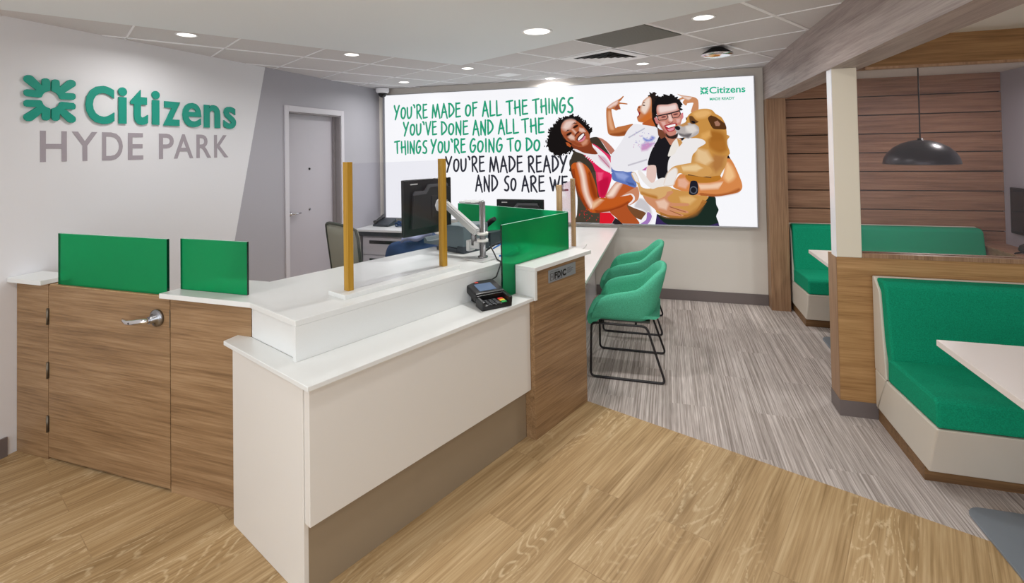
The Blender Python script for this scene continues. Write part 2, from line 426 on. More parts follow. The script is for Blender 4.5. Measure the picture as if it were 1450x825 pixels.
# ================================================================== SETTING
OFF = {}
def bt(b, name, mats, parent=None, **k):
    """build a part in the frame of its thing"""
    r = parent
    while r is not None and r.name not in OFF and r.parent: r = r.parent
    ob = b.build(name, mats, parent, off=OFF.get(r.name, (0, 0, 0)) if r else (0, 0, 0), **k)
    return ob
_thing = thing
def thing(name, label, cat, loc=(0, 0, 0), rz=0.0, group=None, off=None):
    o = _thing(name, label, cat, loc, rz, group)
    OFF[o.name] = tuple(loc) if off is None else off
    return o
def cthing(name, label, cat, s, t, z=0.0, group=None):
    return thing(name, label, cat, cw(s, t, z), AC, group, off=(s, -t, z))
def ething(name, label, cat, e, d, z=0.0, group=None):
    return thing(name, label, cat, ew(e, d, z), AE, group, off=(e, d, z))

def clip(poly, n, d):
    """keep the side n.p <= d"""
    out = []
    for i in range(len(poly)):
        a, b = poly[i], poly[(i + 1) % len(poly)]
        fa, fb = n[0] * a[0] + n[1] * a[1] - d, n[0] * b[0] + n[1] * b[1] - d
        if fa <= 0: out.append(a)
        if (fa < 0) != (fb < 0) and fa != fb:
            u = fa / (fa - fb); out.append((a[0] + (b[0] - a[0]) * u, a[1] + (b[1] - a[1]) * u))
    return out

# floor: oak planks up to the line of the end cabinet, carpet beyond (both run on under the furniture)
XR, YN = 3.0, -3.0
room = [(XL, YN), (XR, YN), (XR, YB), (XL, YB)]
nC = (sin(radians(22.385)), cos(radians(22.385))); dC = C0.x * nC[0] + C0.y * nC[1] + 1.940
wp = clip(room, nC, dC); cp = clip(room, (-nC[0], -nC[1]), -dC)
Ri = RC.inverted()
fl = B()
loc = [Ri @ (Vector((x, y, 0)) - C0) for x, y in wp]
fl.prism([(p.x, p.y) for p in loc], -0.05, 0.0)
floor = struct(fl.build('floor', M['floor'])); floor.location = C0; floor.rotation_euler = (0, 0, AC)
struct(B().prism(cp, -0.05, 0.0).build('floor_carpet', M['carpet']))

# left wall: white sign zone, slanted edge, grey zone with the recessed door
def ys(z): return 3.873 + (z - 2.488) * 0.2336
D0, D1, DZ, DX = 4.166, 5.013, 2.094, XL - 0.088
b = B(); b.prism([(YN, 0), (ys(0), 0), (ys(ZC), ZC), (YN, ZC)], XL - 0.12, XL, 'yzx')
struct(b.build('wall_left_white', M['wall_white']))
b = B()
b.prism([(ys(0), 0), (D0, 0), (D0, DZ), (ys(DZ), DZ)], XL - 0.12, XL, 'yzx')
b.prism([(ys(DZ), DZ), (YB, DZ), (YB, ZC), (ys(ZC), ZC)], XL - 0.12, XL, 'yzx')
b.prism([(D1, 0), (YB, 0), (YB, DZ), (D1, DZ)], XL - 0.12, XL, 'yzx')
struct(b.build('wall_left_grey', M['wall_grey']))
dr = struct(B().box(DX - 0.035, DX, D0 + 0.005, D1 - 0.005, 0.005, DZ - 0.005).build('door_1', M['door']))
dr['label'] = 'lavender-grey office door in the grey wall'
b = B()
for y0, y1, z0, z1 in ((4.111, D0, 0, DZ + .06), (D1, 5.068, 0, DZ + .06), (D0, D1, DZ, DZ + .06)):
    b.box(XL, XL + 0.014, y0, y1, z0, z1, 0.003)
b.build('door_frame', M['frame'], dr)
b = B(); b.box(DX, XL + 0.001, D1 - 0.012, D1 - 0.0001, 0, DZ); b.box(DX, XL + 0.001, D0, D1, DZ - 0.012, DZ - .0001); b.box(DX + .001, DX + 0.03, D1 - 0.035, D1 - 0.012, 0, DZ - 0.012)
b.box(DX, XL + 0.001, D0 + .0001, D0 + 0.004, 0, DZ)
b.build('door_reveal', M['reveal'], dr)
b = B(); b.lathe([(0.028, 0), (0.028, 0.012), (0.012, 0.016), (0.012, 0.05)], (DX, 4.27, 1.055), 'x', 20)
b.tube([(DX + 0.045, 4.27, 1.055), (DX + 0.05, 4.32, 1.055), (DX + 0.04, 4.40, 1.052)], [0.011, 0.011, 0.008])
b.build('door_handle', M['chrome'], dr)
B().lathe([(0.012, 0), (0.012, 0.006), (0.006, 0.008)], (DX, 4.584, 1.503), 'x', 16).build('peephole', M['dark'], dr)
B().lathe([(0.013, 0), (0.013, 0.006), (0.007, 0.01)], (DX, 4.585, 1.069), 'x', 16).build('lock', M['steel'], dr)

struct(B().box(XL - .12, 0.984, YB, YB + 0.12, 0, ZC).build('wall_back', M['wall_cream']))
struct(B().box(0.984, XR + .12, YB + 0.03, YB + 0.12, 0, ZC).build('wall_back_booth', M['dark']))
struct(B().box(XR, XR + 0.12, YN, YB + .03, 0, ZC).build('wall_right', M['wall_grey']))
# walnut slat panelling of the booth wall
for k in range(13):
    z1 = 2.320 - k * 0.1865; z0 = max(0.0, z1 - 0.1770)
    if z1 < 0.02: break
    struct(B().box(1.10, XR, YB - 0.0, YB + 0.03, z0, z1, 0.002, 1).build('trim_%d' % (k + 1), M['slat_wood']))

# ceilings
GA = radians(30.848); gu = Vector((sin(GA), cos(GA), 0)); gv = Vector((cos(GA), -sin(GA), 0))
struct(B().box(XL, 1.18, YN, YB, ZC, ZC + 0.05).build('ceiling', M['tile']))
struct(B().box(1.18, XR, YN, YB, 2.32, 2.36).build('ceiling_booth', M['wall_cream']))
def bar(p, d):
    t0, t1 = -20, 20
    for ax, lo, hi in ((0, XL, 0.984), (1, YN, YB)):
        if abs(d[ax]) < 1e-6: continue
        a, c = (lo - p[ax]) / d[ax], (hi - p[ax]) / d[ax]
        t0, t1 = max(t0, min(a, c)), min(t1, max(a, c))
    return (p + d * t0, p + d * t1) if t1 > t0 else None
b = B()
def bars(n, d, first, step, wid, count, start=-8):
    for k in range(start, count):
        q = bar(n * (first + k * step), d)
        if q:
            a, c = q; pr = n * wid / 2
            b.prism([(v.x, v.y) for v in (a - pr, c - pr, c + pr, a + pr)], ZC - 0.005, ZC)
bars(gv, gu, -1.227, -0.6225, 0.024, 12)
bars(gu, gv, 1.571, 0.60, 0.010, 12)
struct(b.build('trim_ceiling_grid', M['tbar']))
c = Vector((-1.799, 4.329, 0))
q = [c, c + gv * 6, c + gv * 6 - gu * 9, c - gu * 9]
q = [(v.x, v.y) for v in q]
q = clip(q, (-1, 0), -XL); q = clip(q, (1, 0), 0.984); q = clip(q, (0, -1), -YN)
struct(B().prism(q, 2.46, ZC - 0.006).build('ceiling_soffit', M['drywall']))

# baseboards
struct(B().box(XL, XL + 0.012, YN, 1.92, 0, 0.106).build('baseboard_left', M['base']))
struct(B().box(-0.80, 0.984, YB - 0.012, YB, 0, 0.112).build('baseboard_back', M['base']))

# booth surround: beam, end post, low partition, column, cross beam
b = B(); b.box(0.985, 1.18, YN, 4.5, 2.146, ZC - .001); b.box(0.985, 1.18, 4.504, YB, 2.146, ZC - .001)
struct(b.build('beam', M['beam_wood']))
struct(B().box(0.985, 1.16, 5.69, YB, 0, 2.146).build('post', M['post_wood']))
b = B(); b.box(0.996, XR, 3.608, 3.772, 0.095, 0.974)
pw = struct(b.build('wall_partition', M['part_wood']))
pe = B().box(0.993, 0.996, 3.607, 3.773, 0.095, 0.974).build('end_panel', M['post_wood'], pw)
B().box(0.990, XR, 3.604, 3.776, 0, 0.095).build('baseboard_partition', M['base'], pw)
b = B(); b.box(0.998, 1.134, 3.607, 3.70, 0.974, 2.146, 0.003); cl = struct(b.build('column', M['cream']))
B().box(0.9945, 0.998, 3.607, 3.70, 0.974, 2.146).build('mirror_strip', M['gloss_white'], cl)
struct(B().box(1.18, XR, 3.607, 3.77, 2.143, 2.32).build('beam_cross', M['cross_wood']))
sc = thing('glass_screen', 'clear plexiglass screen in wooden rails standing on the walnut partition', 'screen', (1.134, 3.66, 0.974))
b = B(); b.box(1.134, XR, 3.607, 3.645, 0.974, 1.0, 0.002); b.box(1.134, XR, 3.665, 3.70, 0.974, 1.0, 0.002); bt(b, 'bottom_rail', M['post_wood'], sc)
b = B(); b.box(1.18, XR, 3.61, 3.645, 2.128, 2.143); bt(b, 'top_rail', M['post_wood'], sc)
b = B(); b.box(1.134, XR, 3.650, 3.658, 0.98, 2.14); bt(b, 'pane', M['plexi'], sc)

# ================================================================== LIGHTS
def area(name, loc, power, size, parent=None, spread=pi, rot=(0, 0, 0), col=(1, 0.985, 0.96), sy=None):
    l = bpy.data.lights.new(name, 'AREA'); l.energy = power; l.color = col; l.spread = spread
    if sy: l.shape = 'RECTANGLE'; l.size = size; l.size_y = sy
    else: l.shape = 'DISK'; l.size = size
    o = bpy.data.objects.new(name, l); COL.objects.link(o); o.rotation_euler = rot
    if parent: o.parent = parent; o.location = Vector(loc) - Vector(OFF[parent.name])
    else: o.location = loc
    return o
def downlight(x, y, z, r, label, group='recessed downlights', pw=1.0):
    t = thing('downlight', label, 'ceiling light', (x, y, z), 0, group)
    b = B(); b.lathe([(r * 0.80, 0.0), (r * 0.82, -0.004), (r * 0.96, -0.005), (r, -0.0005)], (x, y, z), 'z', 36); bt(b, 'trim_ring', M['tbar'], t)
    b = B(); b.lathe([(0.0, -0.0025), (r * 0.80, -0.0025)], (x, y, z), 'z', 36); bt(b, 'lens', M['led'], t)
    area('lamp_light', (x, y, z - 0.012), LAMP_W * pw, r * 1.5, t, radians(165))
    return t
downlight(-3.086, 2.619, ZC, 0.068, 'small round downlight in ceiling tile above the green wall sign', pw=0.6)
downlight(-2.492, 3.633, ZC, 0.068, 'small round downlight in ceiling tile above the grey office door', pw=0.8)
downlight(-1.876, 4.677, ZC, 0.068, 'small round downlight at the inner corner of the smooth ceiling')
downlight(-2.942, 5.322, ZC, 0.068, 'small round downlight nearest the corner dome camera')
downlight(-0.81, 3.264, 2.46, 0.106, 'large round downlight set in the smooth plaster ceiling', pw=1.6)
downlight(0.241, 3.403, ZC, 0.074, 'round downlight nearest the viewer, beside the dark return grille')
downlight(-0.204, 5.09, ZC, 0.068, 'small round downlight over the two green chairs')
downlight(-1.269, 5.714, ZC, 0.068, 'small round downlight close to the backlit wall, beyond the air vent')
# added lights without fixtures, unseen behind the viewer and inside the booths
for x, y, z, p in ((-2.4, 0.6, 2.44, 0.8), (-0.9, 0.9, 2.44, 0.7), (0.3, 0.9, 2.44, 0.7), (-2.4, -1.2, 2.44, 0.8), (-0.6, -1.2, 2.44, 0.8), (2.1, 2.4, 2.30, 0.25), (2.0, 0.6, 2.30, 0.6), (2.4, 4.9, 2.30, 0.9)):
    area('added_ceiling_light', (x, y, z), LAMP_W * p, 0.14, None, radians(165))
# added unseen area light behind the viewer: daylight fill tilted up at the ceiling
area('added_daylight_fill', (-0.4, YN + 0.05, 1.2), 110, 6.0, None, pi, (radians(118), 0, 0), (0.92, 0.96, 1.0), 2.0)

# ================================================================== TELLER COUNTER
ZU, ZLg = 0.99, 0.82
def on_gate_plane(s, d=0.0):
    """t where the line s=const (counter frame) meets the gate's front plane"""
    n = RE @ Vector((0, 1, 0)); p0 = ew(0, d)
    a = cw(s, 0); v = cw(s, 1) - a
    return (p0 - a).dot(n) / v.dot(n)
tc = cthing('teller_counter', 'white stone-topped teller counter with a low front ledge and taupe toe kick', 'counter', 0.0, 0.0)
def cp2(s, t): return (s, -t)
tA, tB = on_gate_plane(-0.018), on_gate_plane(0.085)
b = B(); b.prism([cp2(-0.018, 0.072), cp2(1.363, 0.072), cp2(1.363, -0.175), cp2(0.085, -0.175), cp2(0.085, -0.715), cp2(-0.018, -0.678)], 0.80, ZLg, 'xyz', 0.0025); bt(b, 'ledge_top', M['quartz'], tc)
b = B(); b.box(0.0, 0.02, 0.0, 0.625, 0, 0.80, 0.0015); bt(b, 'side_panel', M['white_lam'], tc)
b = B(); b.box(0.004, 1.363, -0.04, -0.003, 0.283, 0.80, 0.002); bt(b, 'front_panel', M['white_lam'], tc)
b = B(); b.box(0.02, 1.363, 0.001, 0.02, 0, 0.283); bt(b, 'toe_kick', M['taupe'], tc)
b = B(); b.box(0.03, 1.363, 0.02, 0.60, 0.001, 0.80); b.box(0.30, 1.363, 0.60, 0.88, 0.001, 0.96); bt(b, 'carcass', M['white_lam'], tc)
b = B(); b.box(0.064, 1.365, 0.173, 0.195, ZLg, ZU - 0.025, 0.001); bt(b, 'riser_panel', M['quartz'], tc)
b = B(); b.box(0.085, 0.105, 0.196, -tB - .001, ZLg, 0.965); bt(b, 'riser_end_panel', M['quartz'], tc)
def e2c(e, d):
    v = Ri @ (ew(e, d) - C0); return (v.x, v.y)
tU = on_gate_plane(0.064, -0.03)
top = [cp2(0.064, -0.173), cp2(1.365, -0.173), cp2(1.365, -0.801), cp2(1.472, -0.801), cp2(1.472, -0.90), cp2(0.30, -0.90), e2c(1.2, 0.30), e2c(1.165, -0.03), cp2(0.064, tU)]
b = B(); b.prism(top[::-1], ZU - 0.025, ZU, 'xyz', 0.0025); bt(b, 'countertop', M['quartz'], tc)
# walnut panel between the gate and the counter (grain runs along it)
pn = B(); pn.box(1.205, 1.72, 0.0, 0.03, 0.0, ZU - 0.026)
pn = pn.build('walnut_panel', M['gate_wood']); pn.location = ew(0, 0); pn.rotation_euler = (0, 0, AE)
bpy.context.view_layer.update()
def adopt(ch, par):
    bpy.context.view_layer.update()
    mw = ch.matrix_world.copy(); ch.parent = par; ch.matrix_parent_inverse = Matrix.Identity(4)
    ch.matrix_local = par.matrix_world.inverted() @ mw
adopt(pn, tc)
b = B(); b.box(1.206, 1.72, 0.031, 0.26, 0, ZU - 0.026)
ca = b.build('panel_carcass', M['white_lam']); ca.location = ew(0, 0); ca.rotation_euler = (0, 0, AE); adopt(ca, tc)

# end cabinet with white waterfall cap
ec = cthing('end_cabinet', 'tall walnut end cabinet with white waterfall cap closing the counter', 'cabinet', 1.365, 0.067)
b = B(); b.box(1.367, 1.937, -0.067, 0.80, 0, ZU - 0.026, 0.001); bt(b, 'body', M['gate_wood'], ec)
b = B(); b.box(1.366, 2.0, -0.08, 0.80, ZU - 0.025, ZU, 0.0025); bt(b, 'cap', M['quartz'], ec)
b = B(); b.box(1.3655, 1.386, -0.08, 0.80, 0.80, ZU - 0.025, 0.001); bt(b, 'waterfall_end', M['quartz'], ec)
pl = cthing('sign_plaque', 'brushed grey plaque lettered FDIC on the walnut end cabinet', 'sign', 1.514, 0.067, 0.868)
b = B(); b.box(1.514, 1.815, -0.072, -0.0672, 0.868, 0.944, 0.001); bt(b, 'plate', M['plaque'], pl)

def text_mesh(body, bold=0.0, spacing=1.0):
    """outline of built-in lettering as a flat mesh, unit-sized later"""
    cu = bpy.data.curves.new('lettering', 'FONT'); cu.body = body; cu.offset = bold; cu.space_character = spacing; cu.resolution_u = 4
    o = bpy.data.objects.new('lettering', cu); COL.objects.link(o)
    dg = bpy.context.evaluated_depsgraph_get()
    me = bpy.data.meshes.new_from_object(o.evaluated_get(dg))
    bpy.data.objects.remove(o); bpy.data.curves.remove(cu)
    return me
def letters(body, place, depth, name, mats, parent, bold=0.0, spacing=1.0, side=False):
    """lettering fitted to a box; place(u, v, h) maps unit coordinates and height above the surface to the thing's frame"""
    me = text_mesh(body, bold, spacing)
    xs = [v.co.x for v in me.vertices]; zs = [v.co.y for v in me.vertices]
    x0, x1, z0, z1 = min(xs), max(xs), min(zs), max(zs)
    b = bmesh.new(); b.from_mesh(me); bpy.data.meshes.remove(me)
    for f in b.faces: f.smooth = False
    bmesh.ops.remove_doubles(b, verts=b.verts[:], dist=1e-5)
    for v in b.verts: v.co = Vector(((v.co.x - x0) / (x1 - x0), (v.co.y - z0) / (z1 - z0), 0))
    if depth:
        r = bmesh.ops.extrude_face_region(b, geom=b.faces[:])
        for v in [g for g in r['geom'] if isinstance(g, bmesh.types.BMVert)]: v.co.z = 1
    for v in b.verts: v.co = Vector(place(v.co.x, v.co.y, v.co.z * depth))
    bmesh.ops.recalc_face_normals(b, faces=b.faces[:])
    for f in b.faces: f.smooth = False
    bb = B(); bb._merge(b)
    return bt(bb, name, mats, parent)
def plq(x0, x1, z0, z1): return lambda u, v, h: (x0 + (x1 - x0) * u, -0.0722 - h, z0 + (z1 - z0) * v)
for chx, xa, xb in (('F', 1.574, 1.602), ('D', 1.606, 1.641), ('I', 1.646, 1.655), ('C', 1.660, 1.703)):
    letters(chx, plq(xa, xb, 0.882, 0.923), 0.0006, 'letter', M['ink'], pl, 0.05)
b = B()
for x0, x1, z0, z1 in ((1.528, 1.535, 0.880, 0.924), (1.558, 1.564, 0.880, 0.924), (1.535, 1.558, 0.918, 0.924), (1.535, 1.552, 0.880, 0.884), (1.541, 1.553, 0.896, 0.908)):
    b.box(x0, x1, -0.0726, -0.0720, z0, z1)
bt(b, 'seal', M['ink_grey'], pl)
for k, (x0, x1, z) in enumerate(((1.53, 1.62, 0.932), (1.575, 1.66, 0.8765), (1.715, 1.76, 0.922), (1.715, 1.785, 0.914), (1.715, 1.77, 0.907), (1.715, 1.775, 0.900), (1.715, 1.755, 0.893))):
    b = B(); b.box(x0, x1, -0.0724, -0.0720, z - 0.0016, z + 0.0016); bt(b, 'text_line', M['ink_grey'], pl)


# green acrylic dividers
def slab(b, pts, d0, d1, axes):
    """panel with dark cut edges and pale top edge"""
    b.mi = 0; n = len(pts)
    ia, ib, ic = ['xyz'.index(a) for a in axes]
    def mk(p, d):
        v = [0, 0, 0]; v[ia] = p[0]; v[ib] = p[1]; v[ic] = d; return v
    tmp = bmesh.new()
    lo = [tmp.verts.new(mk(p, d0)) for p in pts]; hi = [tmp.verts.new(mk(p, d1)) for p in pts]
    tmp.faces.new(lo[::-1]); tmp.faces.new(hi)
    zt = max(p[1] for p in pts)
    for i in range(n):
        f = tmp.faces.new((lo[i], lo[(i + 1) % n], hi[(i + 1) % n], hi[i]))
        f.material_index = 2 if pts[i][1] > zt - .02 and pts[(i + 1) % n][1] > zt - .02 else 1
    bmesh.ops.recalc_face_normals(tmp, faces=tmp.faces[:])
    return b._merge(tmp)
AC3 = [M['acry'], M['acry_edge'], M['acry_top']]
g = tag(bt(slab(B(), [(1.248, ZLg + .0005), (1.3645, ZLg + .0005), (1.3645, ZU + .0005), (1.948, ZU + .0005), (1.948, 1.24), (1.248, 1.24)], 0.064, 0.076, 'xzy'), 'glass_divider', AC3), 'green frosted panel stepping from front ledge onto the end cabinet cap', 'divider', 'green acrylic dividers')
g.location = C0; g.rotation_euler = (0, 0, AC)
g = tag(bt(slab(B(), [(0.078, ZU + .0005), (0.7995, ZU + .0005), (0.802, 0.771), (1.14, 0.771), (1.14, 1.242), (0.078, 1.242)], 1.952, 1.964, 'yzx'), 'glass_divider', AC3), 'green frosted panel running back behind the card-reader divider, in front of the far monitor', 'divider', 'green acrylic dividers')
g.location = C0; g.rotation_euler = (0, 0, AC)
g = tag(bt(slab(B(), [(1.198, ZU + .0005), (1.634, ZU + .0005), (1.634, 1.249), (1.198, 1.249)], 0.06, 0.072, 'xzy'), 'glass_divider', AC3), 'small square green frosted panel on the counter beside the gate', 'divider', 'green acrylic dividers')
g.location = E0; g.rotation_euler = (0, 0, AE)

# ------------------------------------------------------------------ gate and left cabinet
gt = ething('half_door', 'waist-high walnut half door topped with a wide green panel', 'gate', 0.278, 0.0)
b = B(); b.box(0.279, 1.199, 0.0, 0.045, 0.014, 0.963, 0.0012); bt(b, 'door_panel', M['gate_wood'], gt)
b = B(); b.box(0.291, 1.163, 0.0, 0.045, 0.9632, 0.969); bt(b, 'top_edge', M['tan_post'], gt)
b = slab(B(), [(0.335, 0.9695), (1.163, 0.9695), (1.163, 1.252), (0.335, 1.252)], 0.014, 0.028, 'xzy'); bt(b, 'green_panel', AC3, gt)
b = B(); b.lathe([(0.043, 0), (0.043, -0.012), (0.036, -0.016), (0.019, -0.018), (0.017, -0.05)], (1.118, 0.0, 0.857), 'y', 32); ro = bt(b, 'handle_rose', M['steel'], gt)
b = B(); b.tube([(1.118, -0.045, 0.857), (1.115, -0.060, 0.857), (1.095, -0.066, 0.855), (1.04, -0.064, 0.846), (0.985, -0.058, 0.838), (0.94, -0.048, 0.842), (0.925, -0.042, 0.847)], [0.014, 0.015, 0.015, 0.0145, 0.013, 0.010, 0.004], 14); bt(b, 'lever', M['chrome'], ro)
b = B(); b.lathe([(0.005, 0.0), (0.005, -0.0135), (0.003, -0.014)], (1.015, -0.062, 0.842), 'y', 14); bt(b, 'keyhole', M['dark'], ro)
for zc in (0.79, 0.492, 0.197):
    b = B(); b.tube([(0.2765, -0.004, zc - 0.045), (0.2765, -0.004, zc + 0.045)], 0.006, 10); b.box(0.281, 0.286, -0.0012, 0.001, zc - .045, zc + .045); bt(b, 'hinge', M['hinge'], gt)
b = B(); b.box(1.199, 1.204, -0.002, 0.03, 0.815, 0.90); bt(b, 'latch_plate', M['hinge'], gt)
lc = ething('wall_cabinet', 'narrow walnut cabinet with white cap between left wall and gate', 'cabinet', 0.0, 0.0)
b = B(); b.box(0.002, 0.275, 0.0, 0.12, 0, 0.972, 0.001); bt(b, 'body', M['gate_wood'], lc)
b = B(); b.box(0.002, 0.29, -0.045, 0.125, 0.9725, 0.998, 0.002); bt(b, 'cap', M['quartz'], lc)

